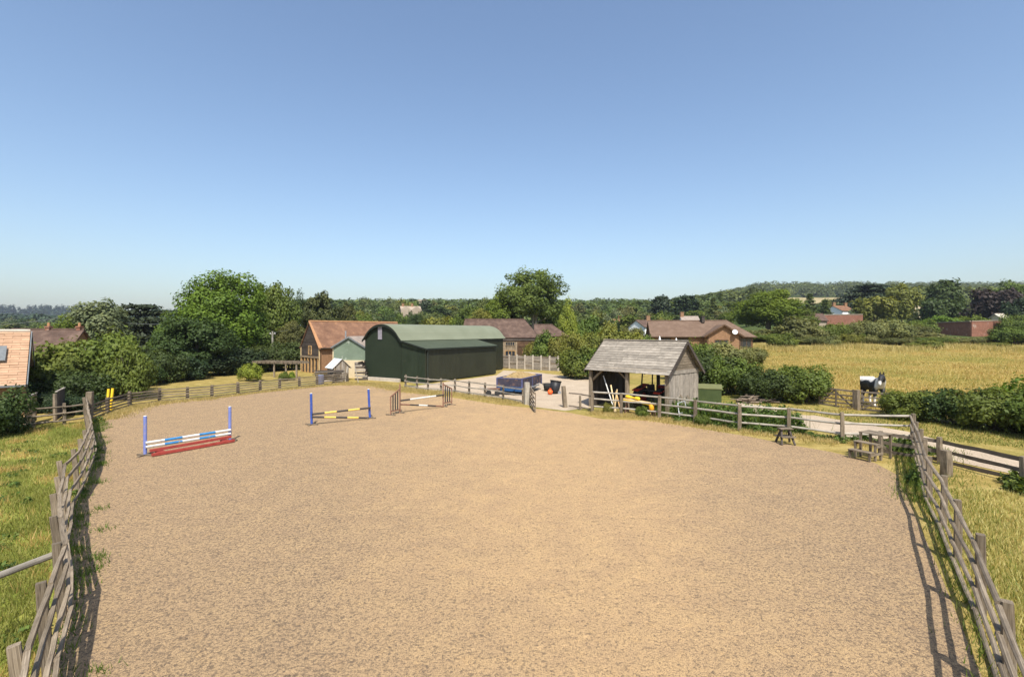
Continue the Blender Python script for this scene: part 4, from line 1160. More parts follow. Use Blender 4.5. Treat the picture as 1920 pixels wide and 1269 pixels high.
# right hand gable: vertical boards below, weatherboards above
nv = 13
for k in range(nv):
    y = SD * (k + .5) / nv
    piece('vertical_board', 'plank', M['board_grey'], cs, P3(-.03 - .012 * (k % 2), y, .04), P3(-.03 - .012 * (k % 2), y, 2.35), SD / nv * .97, .025, up=sy)
piece('gable_beam', 'plank', M['board_grey'], cs, P3(-.05, -.05, 2.45), P3(-.05, SD + .05, 2.45), .22, .07)
for k in range(10):
    z = 2.57 + .155 * k
    half = (SD / 2) * min(1, (SR - z - .06) / (SR - SE)) - .05
    if half > .12:
        piece('weatherboard', 'plank', M['rail'], cs, P3(-.04, SD / 2 - half, z + .07), P3(-.04, SD / 2 + half, z + .07), .17, .025, up=(Z + sx * .15))
for k in range(14):                                    # left gable and left half of the back wall
    y = SD * (k + .5) / 14
    piece('left_board', 'plank', M['board_dark'], cs, P3(SL + .02, y, .05), P3(SL + .02, y, SE - .1), SD / 14 * 1.0, .025, up=sy)
for k in range(10):
    z = 2.57 + .155 * k
    half = (SD / 2) * min(1, (SR - z - .06) / (SR - SE)) - .05
    if half > .12:
        piece('left_weatherboard', 'plank', M['board_dark'], cs, P3(SL + .04, SD / 2 - half, z + .07), P3(SL + .04, SD / 2 + half, z + .07), .17, .025)
piece('knee_brace', 'plank', M['oak_grey'], cs, P3(SL - .1, .05, 1.7), P3(SL - .9, .05, SE - .15), .12, .1)
piece('knee_brace', 'plank', M['oak_grey'], cs, P3(2.7, .05, 1.9), P3(3.3, .05, SE - .15), .1, .1)

# tractor inside the right bay (nose to the back)
tp = P3(1.75, 1.75, 0)
tr = empty('tractor', tp, 'red roofed farm tractor parked in the open shed bay', 'tractor')
def TP(x, y, z): return tp + sx * x + sy * y + Z * z
for s_ in (-1, 1):
    c0 = TP(.72 * s_, -.5, .72)
    wh = MB().tube([c0 - sx * .2, c0 - sx * .17, c0 + sx * .17, c0 + sx * .2], [.58, .72, .72, .58], 20).build('rear_wheel', M['rubber'], tr)
    MB().tube([c0 - sx * .21, c0 + sx * .21], [.33, .33], 14).build('rim', M['p_red'], wh)
    MB().slab([TP(.5 * s_, -1.15, 1.2), TP(.95 * s_, -1.15, 1.2), TP(.95 * s_, .1, 1.5), TP(.5 * s_, .1, 1.5)], .06).build('mudguard', M['tractor_red'], tr)
    c0 = TP(.6 * s_, 1.35, .45)
    wh = MB().tube([c0 - sx * .12, c0 - sx * .1, c0 + sx * .1, c0 + sx * .12], [.36, .45, .45, .36], 18).build('front_wheel', M['rubber'], tr)
    MB().tube([c0 - sx * .13, c0 + sx * .13], [.22, .22], 12).build('rim', M['p_red'], wh)
MB().bar(TP(0, -.7, .75), TP(0, 1.5, .75), .4, .45).build('chassis', M['black_plastic'], tr)
MB().bar(TP(0, .55, 1.2), TP(0, 1.75, 1.15), .55, .6).build('bonnet', M['tractor_red'], tr)
mbk = MB()
for s_ in (-1, 1):
    for y in (-.75, .5):
        mbk.bar(TP(.55 * s_, y, 1.05), TP(.5 * s_, y * .92, 2.28), .07, .07)
mbk.bar(TP(-.55, -.75, 1.25), TP(.55, -.75, 1.25), .08, .06)
cb = mbk.build('cab_frame', M['black_plastic'], tr)
MB().bar(TP(0, -.9, 2.34), TP(0, .65, 2.34), .13, 1.25).build('cab_roof', M['tractor_red'], tr)
MB().bar(TP(0, -.45, 1.0), TP(0, -.05, 1.0), .18, .5).bar(TP(0, -.5, 1.05), TP(0, -.58, 1.6), .1, .45).build('seat', M['black_plastic'], tr)
MB().tube([TP(0, .2, 1.25), TP(0, .1, 1.5)], .03, 6).build('steering_column', M['black_plastic'], tr)
# long yellow-edged bench and yellow roller in front of it
bp = P3(1.45, -.45, 0)
r = empty('plank_bench', bp, 'long pale plank on yellow trestles behind the rails', 'bench')
piece('plank', 'plank', M['pine_new'], r, P3(.35, -.42, .70), P3(2.55, -.42, .82), .05, .3)
piece('edge_strip', 'plank', M['yellow_bright'], r, P3(.55, -.6, .645), P3(2.5, -.6, .765), .05, .03)
for x in (.6, 2.4):
    piece('trestle_leg', 'plank', M['rust'], r, P3(x, -.55, 0), P3(x, -.4, .68), .07, .07, up=sx)
    piece('trestle_leg', 'plank', M['rust'], r, P3(x, -.25, 0), P3(x, -.4, .68), .07, .07, up=sx)
bp = P3(.55, -.62, .32)
r = empty('yellow_canister', P3(.55, -.62, 0), 'orange yellow canister hung at the bench end', 'canister')
MB().tube([P3(.5, -.8, .38), P3(.5, -.8, .44), P3(.5, -.8, .74), P3(.5, -.8, .8)], [.1, .15, .15, .08], 12).build('body', M['orange_paint'], r, True)
MB().tube([P3(.5, -.8, .8), P3(.5, -.8, .86)], [.05, .05], 8).build('cap', M['black_plastic'], r)
MB().bar(P3(.5, -.8, .0), P3(.5, -.8, .38), .05, .05).build('stand', M['rust'], r)
r = empty('yellow_roller', P3(1.9, -.4, .84), 'dumbbell shaped yellow roller resting on the plank', 'roller')
MB().tube([P3(2.45, -.42, .95), P3(2.4, -.42, .96), P3(2.22, -.42, .95), P3(2.12, -.42, .94), P3(1.85, -.42, .92), P3(1.75, -.42, .91), P3(1.55, -.42, .9), P3(1.5, -.42, .9)], [.06, .10, .10, .045, .045, .10, .10, .06], 12).build('roller_body', M['yellow_bright'], r, True)
# poles leaning inside the left bay against the rails
for i, (x0, x1, y0, y1, h, mt, lab) in enumerate(((3.0, 4.6, -.75, .3, 2.0, 'p_white', 'white pole leaning diagonally at the shed front'), (2.95, 3.75, -.72, -.1, 1.5, 'pine_new', 'sawn plank leaning beside the white pole'), (3.05, 2.95, -.75, -.6, 1.35, 'pine_new', 'upright new pine stake behind the rails'), (2.6, 3.45, -.7, .0, 1.1, 'oak', 'short golden plank leaning low behind rails'))):
    r = empty('leaning_pole', P3(x0, y0, 0), lab, 'pole')
    piece('shaft', 'round' if i == 0 else 'plank', M[mt], r, P3(x0, y0, 0), P3(x1, y1, h), .09, .07, up=(0, 1, 0))
# old boards and a pale metal frame leaning against the shed's right wall
for i in range(5):
    p = P3(-.6 - .05 * i, .3 + .45 * i, 0)
    r = empty('leaning_board', p, 'old grey board leaning on the shed side wall', 'board', 'boards leaning on the shed side')
    piece('board', 'plank', M['rail_pale' if i % 2 else 'rail'], r, p, P3(-.13, .5 + .4 * i, .95 + .1 * (i % 3)), .12, .03, up=sy)
p = P3(-1.1, -.5, 0)
r = empty('metal_frame', p, 'pale blue grey metal frame leaning behind the rails', 'frame')
for q0, q1 in (((-1.1, -.6, 0), (-.7, -.1, .85)), ((-1.3, .0, 0), (-.9, .3, .95)), ((-.7, -.1, .85), (-.9, .3, .95)), ((-.95, -.4, .35), (-1.15, .1, .4))):
    MB().tube([P3(*q0), P3(*q1)], .03, 6).build('tube', M['steel'], r)

# ------------------------------------------------------------------ trailer of muck, bins, ball
T0 = Vector((.75, 37.2, 0)); ta = Vector((-.92, .39, 0)); tb = Vector((.39, .92, 0))
tl = empty('muck_trailer', T0, 'worn blue tipping trailer heaped with straw muck', 'trailer')
TWd, TLn = 2.05, 4.3
def Q(x, y, z): return T0 + ta * x + tb * y + Z * z
MB().slab([Q(0, 0, .62), Q(TWd, 0, .62), Q(TWd, TLn, .62), Q(0, TLn, .62)], .1).build('floor', M['rust'], tl)
for p0, p1, nm, mt in ((Q(0, 0, 0), Q(TWd, 0, 0), 'tailgate', 'trailer_side'), (Q(0, 0, 0), Q(0, TLn, 0), 'side_panel', 'trailer_side'), (Q(TWd, 0, 0), Q(TWd, TLn, 0), 'side_panel', 'trailer_side'), (Q(0, TLn, 0), Q(TWd, TLn, 0), 'headboard', 'trailer_side')):
    piece(nm, 'true', M[mt], tl, p0 + Z * .94, p1 + Z * .94, .64, .07)
    piece('top_rail', 'true', M['trailer_edge'], tl, p0 + Z * 1.27, p1 + Z * 1.27, .07, .1)
for x, y in ((0, 0), (TWd, 0), (0, TLn), (TWd, TLn), (0, TLn / 2), (TWd, TLn / 2)):
    piece('stanchion', 'true', M['trailer_edge'], tl, Q(x, y, .5), Q(x, y, 1.3), .11, .11, up=ta)
piece('blue_skirt', 'true', M['trailer_blue'], tl, Q(.02, -.06, .48), Q(TWd - .02, -.06, .48), .34, .06)
piece('chassis_beam', 'true', M['trailer_blue'], tl, Q(.55, -.3, .5), Q(.55, TLn + 1.2, .5), .14, .09)
piece('chassis_beam', 'true', M['trailer_blue'], tl, Q(1.5, -.3, .5), Q(1.5, TLn + 1.2, .5), .14, .09)
for x in (.12, TWd - .12):
    for y in (1.6, 2.6):
        c0 = Q(x, y, .38)
        w = MB().tube([c0 - ta * .12, c0 - ta * .1, c0 + ta * .1, c0 + ta * .12], [.3, .38, .38, .3], 18).build('wheel', M['rubber'], tl)
        MB().tube([c0 - ta * .13, c0 + ta * .13], .18, 12).build('rim', M['steel'], w)
MB().bar(Q(TWd / 2, TLn + .4, .5), Q(TWd / 2, TLn + 1.6, .42), .12, .12).tube([Q(TWd / 2, TLn + 1.5, 0), Q(TWd / 2, TLn + 1.5, .5)], .04, 6).build('drawbar', M['rust'], tl)
piece('pale_strut', 'true', M['steel'], tl, Q(-.06, .8, .45), Q(-.06, 3.6, .5), .1, .08)
gx, gy = 22, 40
V = []
rr = np.random.default_rng(5)
for j in range(gy + 1):
    for i in range(gx + 1):
        fx, fy = i / gx, j / gy
        h = .46 * math.sin(math.pi * fx) ** .7 * math.sin(math.pi * fy) ** .6 + .09 * math.sin(7 * fx + 3 * fy) * math.cos(9 * fy) * math.sin(math.pi * fx) + rr.normal(0, .03)
        V.append(Q(.06 + (TWd - .12) * fx, .06 + (TLn - .12) * fy, 1.14 + h))
MB().add(V, [(j * (gx + 1) + i, j * (gx + 1) + i + 1, (j + 1) * (gx + 1) + i + 1, (j + 1) * (gx + 1) + i) for j in range(gy) for i in range(gx)]).build('muck_heap', M['muck'], tl)
# black bins beside the trailer
p = G(1040, 738)
r = empty('black_bin', p, 'black plastic bin tipped over beside the orange ball', 'bin')
MB().tube([p + Vector((-.05, 0, .05)), p + Vector((.0, 0, .3)), p + Vector((.1, .1, .95))], [.3, .36, .42], 14).build('tub', M['black_plastic'], r, True)
MB().tube([p + Vector((.095, .095, .93)), p + Vector((.105, .105, 1.0))], [.46, .46], 14).build('rim', M['rubber'], r)
MB().tube([p + Vector((.35, -.25, .12)), p + Vector((.36, -.16, .12))], [.13, .13], 12).build('wheel', M['steel'], r)
p = G(1027, 733)
r = empty('black_tub', p, 'low black rubber tub between trailer and bin', 'tub')
MB().tube([p + Z * .02, p + Z * .35, p + Z * .62], [.28, .34, .38], 14, True).build('tub_body', M['rubber'], r, True)
for s_ in (-1, 1):
    MB().tube([p + Vector((.38 * s_, 0, .5)), p + Vector((.47 * s_, 0, .62)), p + Vector((.37 * s_, 0, .66))], .025, 6).build('handle', M['rubber'], r)
p = G(1031.5, 740)
r = empty('horse_ball', p, 'orange rubber horse ball with handle on the gravel', 'ball')
bl = MB(); ring = []
for i in range(9):
    a0 = -math.pi / 2 + math.pi * i / 8
    ring.append((p + Z * (.21 + .205 * math.sin(a0)), max(.01, .205 * math.cos(a0))))
bl.tube([q for q, _ in ring], [w for _, w in ring], 16).build('ball_body', M['orange_ball'], r, True)
MB().tube([p + Vector((-.08, 0, .40)), p + Vector((-.06, 0, .47)), p + Vector((.06, 0, .47)), p + Vector((.08, 0, .40))], .025, 6).build('handle', M['orange_ball'], r, True)
# wheelbarrow-like cart left of the trailer
p = G(924, 741)
r = empty('hand_cart', p, 'small rusty hand cart standing behind the yard rails', 'cart')
MB().slab([p + Vector((-.5, -.3, .5)), p + Vector((.5, -.3, .55)), p + Vector((.6, .4, .55)), p + Vector((-.6, .4, .5))], .12).build('tray', M['rust'], r)
for dx in (-.3, .35):
    MB().tube([p + Vector((dx, -.36, .22)), p + Vector((dx, -.28, .22))], .21, 14).build('wheel', M['rubber'], r)
MB().tube([p + Vector((-.4, .1, .48)), p + Vector((-1.0, .1, .62))], .025, 6).bar(p + Vector((-.3, -.3, .22)), p + Vector((-.3, -.3, .5)), .05).bar(p + Vector((.35, -.3, .22)), p + Vector((.35, -.3, .5)), .05).build('frame', M['steel'], r)

# ------------------------------------------------------------------ jumps
def pole(parent, p0, p1, bands, rad=.05, name='band'):
    p0, p1 = Vector(p0), Vector(p1)
    po = MB().tube([p0, p1], rad * .92, 10).build('pole', M[bands[0]], parent)
    k = len(bands)
    for i, b in enumerate(bands):
        a0, a1 = p0.lerp(p1, i / k), p0.lerp(p1, (i + 1) / k)
        MB().tube([a0, a1], rad, 10).build(name, M[b], po)
    return po
def blue_wing(parent, base, h, mat, lean=(0, 0)):
    b = Vector(base)
    top = b + Vector((lean[0], lean[1], h))
    w = MB().tube([b, b.lerp(top, .985), top], [.062, .062, .048], 12).build('upright', M[mat], parent, False)
    MB().tube([top - Z * .004, top + Z * .012], [.06, .05], 12).build('cap', M['p_white'], w)
    ft = MB()
    ft.bar(b + Vector((-.33, .05, .035)), b + Vector((.33, -.05, .035)), .05, .1)
    ft.bar(b + Vector((-.05, -.3, .036)), b + Vector((.05, .3, .036)), .046, .1)
    ft.build('foot', M['post'], parent)
j = empty('show_jump', (-14.2, 19.2, .016), 'pale blue uprights with blue and white poles over red beams', 'jump')
a0, a1 = Vector((-14.2, 19.2, .016)), Vector((-12.4, 21.8, .016))
blue_wing(j, a0, 1.53, 'blue_pale'); blue_wing(j, a1, 1.5, 'blue_pale')
fr = Vector((.06, -.06, 0))
for z in (.5, .34):
    pole(j, a0 + fr + Z * z, a1 + fr + Z * (z - .01), ['p_white', 'p_blue', 'p_white', 'p_blue', 'p_white'])
fr = Vector((.22, -.12, 0)); dd = (a1 - a0).normalized()
piece('red_beam', 'plank', M['p_red'], j, a0 + fr + dd * .05 + Z * .20, a1 + fr - dd * .1 + Z * .22, .10, .10)
fr = Vector((.42, -.22, 0))
piece('red_beam', 'plank', M['p_red'], j, a0 + fr + dd * .0 + Z * .075, a1 + fr - dd * .1 + Z * .08, .10, .10)
for t in (.12, .88):
    q = a0.lerp(a1, t) + Vector((.22, -.12, 0))
    MB().box(q + Z * .07, (.25, .25, .13), .9).build('block', M['p_red'], j)
j = empty('show_jump', (-10.3, 25.5, .016), 'deep blue uprights with black and yellow striped poles', 'jump')
a0, a1 = Vector((-10.3, 25.5, .016)), Vector((-7.85, 27.4, .016))
blue_wing(j, a0, 1.62, 'blue_deep', (-.03, 0)); blue_wing(j, a1, 1.62, 'blue_deep', (-.08, 0))
bd = ['p_black', 'p_yellow', 'p_black', 'p_yellow', 'p_black']
fr = Vector((.05, -.07, 0))
pole(j, a0 + fr + Z * .56, a1 + fr + Z * .60, bd); pole(j, a0 + fr + Z * .42, a1 + fr + Vector((-.05, -.1, .06)), bd)
j = empty('show_jump', (-6.6, 29.2, .016), 'brown slatted wing frames with black and white poles', 'jump')
l0, l1, r0, r1 = Vector((-6.95, 28.4, .016)), Vector((-6.6, 29.2, .016)), Vector((-4.4, 31.7, .016)), Vector((-3.95, 32.5, .016))
for inner, outer, hi in ((l1, l0, 1.72), (r0, r1, 1.55)):
    wg = MB().bar(inner, inner + Z * hi, .075, .075).bar(outer, outer + Z * 1.08, .06, .06).build('wing_frame', M['p_brown'], j)
    piece('top_rail', 'plank', M['p_brown'], wg, outer + Z * 1.06, inner + Z * 1.42, .07, .05)
    piece('bottom_rail', 'plank', M['p_brown'], wg, outer + Z * .22, inner + Z * .22, .07, .05)
    for t in (.25, .5, .75):
        q = outer.lerp(inner, t)
        piece('slat', 'plank', M['p_black'], wg, q + Z * .22, q + Z * (1.06 + .36 * t), .1, .022, up=(inner - outer).normalized())
    nx = Vector((inner - outer).normalized().cross(Z))
    for q in (inner, outer):
        piece('foot', 'plank', M['rail'], wg, q - nx * .32 + Z * .035, q + nx * .32 + Z * .035, .06, .07)
fr = Vector((.05, -.05, 0))
pole(j, l1 + fr + Z * .74, r0 + fr + Z * .76, ['p_black', 'p_white', 'p_white', 'p_white', 'p_black'])
pole(j, l1 + fr + Z * .52, r0 + fr + Vector((0, -.15, .06)), ['p_brown', 'p_black', 'p_white', 'p_black', 'p_brown'])
for i, (px, tl_) in enumerate(((200.5, .02), (207, .06))):
    p = G(px, 769 + 1 * i); p.z = .016
    r = empty('yellow_upright', p, ('yellow jump upright propped at the dark fence corner', 'taller yellow jump upright leaning on the dark fence')[i], 'jump stand')
    MB().tube([p, p + Vector((tl_, .1, 1.28 + .06 * i))], .07, 10).build('shaft', M['yellow_bright'], r)
    MB().bar(p + Vector((-.2, -.03, .03)), p + Vector((.2, .03, .03)), .05, .09).build('foot', M['yellow_bright'], r)
    MB().tube([p + Vector((-.1, -.02, .55)), p + Vector((.1, -.02, .55))], .03, 8).build('cup', M['orange_paint'], r)

# mounting blocks
p = G(1472, 832); p.z = .02
mb_ = empty('step_stool', p, 'small dark wooden A-frame step stool by the rails', 'step stool')
for s_ in (-1, 1):
    piece('leg', 'plank', M['board_dark'], mb_, p + Vector((.28 * s_ - .05, -.35, 0)), p + Vector((.16 * s_, 0, .62)), .07, .06, up=(1, 0, 0))
    piece('leg', 'plank', M['board_dark'], mb_, p + Vector((.3 * s_ + .05, .3, 0)), p + Vector((.16 * s_, 0, .62)), .07, .06, up=(1, 0, 0))
piece('top', 'plank', M['rail'], mb_, p + Vector((-.27, 0, .64)), p + Vector((.27, 0, .64)), .05, .28)
piece('tread', 'plank', M['rail'], mb_, p + Vector((-.3, -.22, .32)), p + Vector((.3, -.22, .32)), .04, .24)
piece('tread', 'plank', M['rail'], mb_, p + Vector((-.32, .2, .3)), p + Vector((.32, .2, .3)), .04, .2)
p = Vector((13.75, 18.5, .02))
mb_ = empty('mounting_block', p, 'weathered three-tread mounting block with high platform in corner', 'mounting block')
e1, e2 = Vector((.9, .42, 0)).normalized(), Vector((-.42, .9, 0)).normalized()
def B(x, y, z): return p + e1 * x + e2 * y + Z * z
for x, y in ((0, 0), (.62, 0), (0, .7), (.62, .7)):
    piece('leg', 'plank', M['post'], mb_, B(x, y, 0), B(x, y, .9), .075, .075, up=e1)
for x, h in ((-.34, .58), (-.68, .3)):
    for y in (0, .7):
        piece('leg', 'plank', M['post'], mb_, B(x, y, 0), B(x, y, h), .065, .065, up=e1)
    for y in (.12, .36, .6):
        pass
for k in range(4):
    piece('platform_board', 'plank', M['rail'], mb_, B(-.04 + .175 * k + .08, -.06, .92), B(-.04 + .175 * k + .08, .76, .92), .035, .16)
for x0, h in ((-.34, .6), (-.68, .32)):
    for k in range(2):
        piece('tread_board', 'plank', M['post'], mb_, B(x0 + .02 + .15 * k, -.05, h), B(x0 + .02 + .15 * k, .75, h), .035, .14)
for y in (-.04, .74):
    piece('stringer', 'plank', M['rail'], mb_, B(-.7, y, .24), B(.05, y, .24), .09, .03)
    piece('stringer', 'plank', M['rail'], mb_, B(-.36, y, .52), B(.05, y, .52), .09, .03)
piece('brace', 'plank', M['rail'], mb_, B(.62, -.05, .25), B(.66, .6, .55), .09, .03)

# green oil tank, log heap
p = Vector((13.2, 33.2, 0)); p.z = TZ(p.x, p.y)
r = empty('oil_tank', p, 'olive green square tank with sloping lid behind rails', 'tank')
f0, f1 = Vector((.93, -.36, 0)), Vector((.36, .93, 0))
q = [p - f0 * .75 - f1 * .5, p + f0 * .75 - f1 * .5, p + f0 * .75 + f1 * .6, p - f0 * .75 + f1 * .6]
hts = (.92, .92, 1.12, 1.12)
V = [k + Z * .08 for k in q] + [k + Z * h for k, h in zip(q, hts)]
MB().add(V, [(0, 1, 5, 4), (1, 2, 6, 5), (2, 3, 7, 6), (3, 0, 4, 7), (3, 2, 1, 0), (4, 5, 6, 7)]).build('tank_body', M['tank_green'], r)
MB().slab([k + (k - p).normalized() * .06 + Z * (h + .05) for k, h in zip(q, hts)], .045).build('lid', M['tank_lid'], r)
MB().box(p + Z * .04, (1.4, 1.0, .08), -.37).build('base', M['concrete'], r)
p0 = Vector((15.9, 32.6, 0))
lp = empty('log_pile', (p0.x, p0.y, TZ(p0.x, p0.y)), 'low pile of cut branches on the grass before thorn bush', 'log pile')
for k in range(34):
    x, y = p0.x + U(-1.0, 1.2), p0.y + U(-.5, .5)
    z = TZ(x, y) + .06 + U(0, .45) * max(0, 1 - abs(x - p0.x) / 1.2)
    a0 = U(-.7, .7)
    piece('log', 'round', M['logs'], lp, (x - .4 * math.cos(a0), y - .4 * math.sin(a0), z + U(-.06, .06)), (x + .4 * math.cos(a0), y + .4 * math.sin(a0), z + U(-.06, .1)), U(.06, .13), U(.06, .13))

# ------------------------------------------------------------------ horse (one skinned body)
def skin_mesh(name, verts, edges, radii, root=0, sub=2):
    me = bpy.data.meshes.new(name)
    me.from_pydata(verts, edges, [])
    o = bpy.data.objects.new(name, me)
    COL.objects.link(o)
    md = o.modifiers.new('skin', 'SKIN')
    md.use_smooth_shade = True
    for i, rr_ in enumerate(radii):
        me.skin_vertices[0].data[i].radius = rr_ if hasattr(rr_, '__len__') else (rr_, rr_)
    me.skin_vertices[0].data[root].use_root = True
    s = o.modifiers.new('sub', 'SUBSURF'); s.levels = sub; s.render_levels = sub
    dg = bpy.context.evaluated_depsgraph_get()
    ev = o.evaluated_get(dg)
    out_ = bpy.data.meshes.new_from_object(ev)
    bpy.data.objects.remove(o); bpy.data.meshes.remove(me)
    for p_ in out_.polygons: p_.use_smooth = True
    return out_
# local frame: x forward (nose), y left, z up; withers about 1.6 m
hv = [(-.62, 0, 1.18), (-.25, 0, 1.20), (.15, 0, 1.20), (.55, 0, 1.22), (.82, 0, 1.38), (1.05, -.06, 1.58), (1.22, -.16, 1.72), (1.34, -.26, 1.62), (1.44, -.36, 1.40), (1.48, -.40, 1.24),
      # hind legs
      (-.66, .20, 1.05), (-.58, .21, .78), (-.82, .21, .50), (-.76, .21, .14), (-.70, .21, .03),
      (-.66, -.20, 1.05), (-.50, -.21, .78), (-.70, -.21, .50), (-.62, -.21, .14), (-.56, -.21, .03),
      # fore legs
      (.58, .19, 1.0), (.60, .19, .78), (.62, .19, .47), (.62, .19, .14), (.67, .19, .03),
      (.58, -.19, 1.0), (.60, -.19, .78), (.56, -.19, .47), (.56, -.19, .14), (.61, -.19, .03),
      # tail
      (-.90, 0, 1.38), (-1.0, 0, 1.1), (-1.0, 0, .6)]
he = [(0, 1), (1, 2), (2, 3), (3, 4), (4, 5), (5, 6), (6, 7), (7, 8), (8, 9), (0, 10), (10, 11), (11, 12), (12, 13), (13, 14), (0, 15), (15, 16), (16, 17), (17, 18), (18, 19),
      (3, 20), (20, 21), (21, 22), (22, 23), (23, 24), (3, 25), (25, 26), (26, 27), (27, 28), (28, 29), (0, 30), (30, 31), (31, 32)]
hr = [(.34, .36), (.36, .37), (.36, .37), (.33, .36), (.24, .27), (.17, .21), (.14, .16), (.12, .14), (.085, .10), (.075, .08),
      .19, .13, .075, .055, .085, .19, .13, .075, .055, .085,
      .15, .11, .07, .052, .085, .15, .11, .07, .052, .085, .06, .07, .03]
hm = skin_mesh('horse_body', hv, he, hr, 1)
m, nt, out = new_mat('piebald_coat')
v = objvec(nt)
nz = noise(nt, v, 2.2, 2, .5)
sp = N(nt, 'ShaderNodeSeparateXYZ'); L(nt, v, sp.inputs[0])
def band(sock, a, b):
    r_ = N(nt, 'ShaderNodeMapRange'); r_.inputs['From Min'].default_value = a; r_.inputs['From Max'].default_value = b
    L(nt, sock, r_.inputs['Value']); return r_.outputs[0]
def mul(a, b):
    n_ = N(nt, 'ShaderNodeMath', operation='MULTIPLY'); L(nt, a, n_.inputs[0]); L(nt, b, n_.inputs[1]); return n_.outputs[0]
def mx_(a, b):
    n_ = N(nt, 'ShaderNodeMath', operation='MAXIMUM'); L(nt, a, n_.inputs[0]); L(nt, b, n_.inputs[1]); return n_.outputs[0]
zadd = N(nt, 'ShaderNodeMath', operation='MULTIPLY_ADD'); L(nt, nz, zadd.inputs[0]); zadd.inputs[1].default_value = .5; L(nt, sp.outputs['Z'], zadd.inputs[2])
back = mul(band(zadd.outputs[0], 1.58, 1.64), mul(band(sp.outputs['X'], -.75, -.65), band(sp.outputs['X'], .62, .5)))
chest = mul(mul(band(sp.outputs['X'], .70, .76), band(sp.outputs['X'], 1.16, 1.08)), mul(band(sp.outputs['Z'], 1.62, 1.55), band(sp.outputs['Z'], .8, .9)))
socks = band(zadd.outputs[0], .78, .70)
blaze = mul(band(sp.outputs['X'], 1.37, 1.41), mul(band(sp.outputs['Z'], 1.52, 1.44), band(sp.outputs['Y'], -.30, -.34)))
fac = mx_(mx_(back, chest), mx_(socks, blaze))
c = mixc(nt, fac, (.022, .022, .024), (.70, .65, .58))
principled(nt, out, c, .6, .3)
M['horse'] = m
hx = AT(1637, 31.4); hx.z = TZ(hx.x, hx.y)
hs = empty('horse', hx, 'black and white cob horse standing behind the field gate', 'horse')
hs.rotation_euler = (0, 0, math.radians(-100)); hs.scale = (1.12, 1.16, 1.16)
link('body', hm, M['horse'], hs)
ear = bpy.data.meshes.new('ear')
ear.from_pydata([(-.05, -.035, 0), (.04, -.035, 0), (.04, .035, 0), (-.05, .035, 0), (0, 0, .19)], [], [(0, 1, 4), (1, 2, 4), (2, 3, 4), (3, 0, 4), (3, 2, 1, 0)])
for yy_ in (-.24, -.07):
    o = link('ear', ear, M['rubber'], hs); o.location = (1.20, yy_, 1.80); o.rotation_euler = (0, .2, 0)
mn = MB()
for k in range(15):
    t = k / 14
    x, y, z = .72 + .52 * t, -.02 - .16 * t, 1.60 + .30 * t
    s_ = -.10
    mn.add([(x, y + .02, z), (x + .07, y + .0, z + .02), (x + .03 + U(-.03, .03), y + s_ - .06, z - .28 - U(0, .08))], [(0, 1, 2)])
me = bpy.data.meshes.new('mane'); me.from_pydata([tuple(q) for q in mn.v], [], mn.f); me.update()
link('mane', me, M['rubber'], hs)

# ------------------------------------------------------------------ house on the left
e_ = Vector((-.75, -.66, 0)).normalized(); fdir = Vector((.66, -.75, 0)).normalized()
HR0 = Vector((-30.1, 31.0, 4.8)); EV0 = Vector((-27.5, 28.05, 1.8))
hs_ = empty('tiled_house', (EV0.x, EV0.y, 0), 'house with pale orange tiled roof and skylight by dark shrub', 'house')
nrow = 22; HL = 9.0
vdir = EV0 - HR0
for k in range(nrow):
    f0, f1 = k / nrow, (k + 1.25) / nrow
    nrmv = e_.cross(vdir).normalized()
    if nrmv.z < 0: nrmv = -nrmv
    lift0, lift1 = nrmv * .03, nrmv * .056
    q0, q1 = HR0 + vdir * f0 + lift0, HR0 + vdir * f1 + lift1
    ncol = 12
    for i in range(ncol):
        st = HL / ncol * (.5 if k % 2 else 0); s0, s1 = max(0, HL * i / ncol - st), HL * (i + 1) / ncol - st
        jz = nrmv * U(-.006, .012)
        MBt = MB().slab([q0 + e_ * s0 + jz, q0 + e_ * (s1 - .012) + jz, q1 + e_ * (s1 - .012) + jz, q1 + e_ * s0 + jz], .02)
        MBt.build('roof_tile', M['tile_orange'], hs_)
    if k == 0:
        MB().tube([HR0 + Z * .05, HR0 + e_ * HL + Z * .05], .11, 8).build('ridge_tiles', M['concrete'], hs_)
MB().slab([HR0 - Z * .02, HR0 + e_ * HL - Z * .02, HR0 + vdir + e_ * HL - Z * .02, HR0 + vdir - Z * .02], .1).build('roof_deck', M['board_dark'], hs_)
vback = Vector((-vdir.x, -vdir.y, vdir.z))
MB().slab([HR0, HR0 + vback, HR0 + vback + e_ * HL, HR0 + e_ * HL], .1).build('rear_roof', M['tile_orange'], hs_)
ga0, ga1 = EV0 + e_ * .2 - fdir * .3, EV0 + e_ * .2 + Vector((2 * (HR0 - EV0).x, 2 * (HR0 - EV0).y, 0)) + fdir * .3
MB().slab([Vector((ga0.x, ga0.y, 0)), Vector((ga1.x, ga1.y, 0)), ga1 + Z * .05, HR0 + e_ * .2 - Z * .15, ga0 + Z * .05], .2).build('gable_wall', M['board_dark'], hs_)
w0 = EV0 - fdir * .3
MB().slab([Vector((w0.x, w0.y, 0)), Vector((w0.x, w0.y, 1.9)), w0 + e_ * HL + Z * .1, Vector(((w0 + e_ * HL).x, (w0 + e_ * HL).y, 0))], .2).build('front_wall', M['brick'], hs_)
for v_ in (vdir, vback):
    piece('barge_board', 'true', M['frame_grey'], hs_, HR0 - e_ * .06 - Z * .05, HR0 + v_ - e_ * .06 - Z * .05, .22, .05)
MB().bar(EV0 + fdir * .08 - Z * .03, EV0 + e_ * HL + fdir * .08 - Z * .03, .11, .12).build('gutter', M['frame_grey'], hs_)
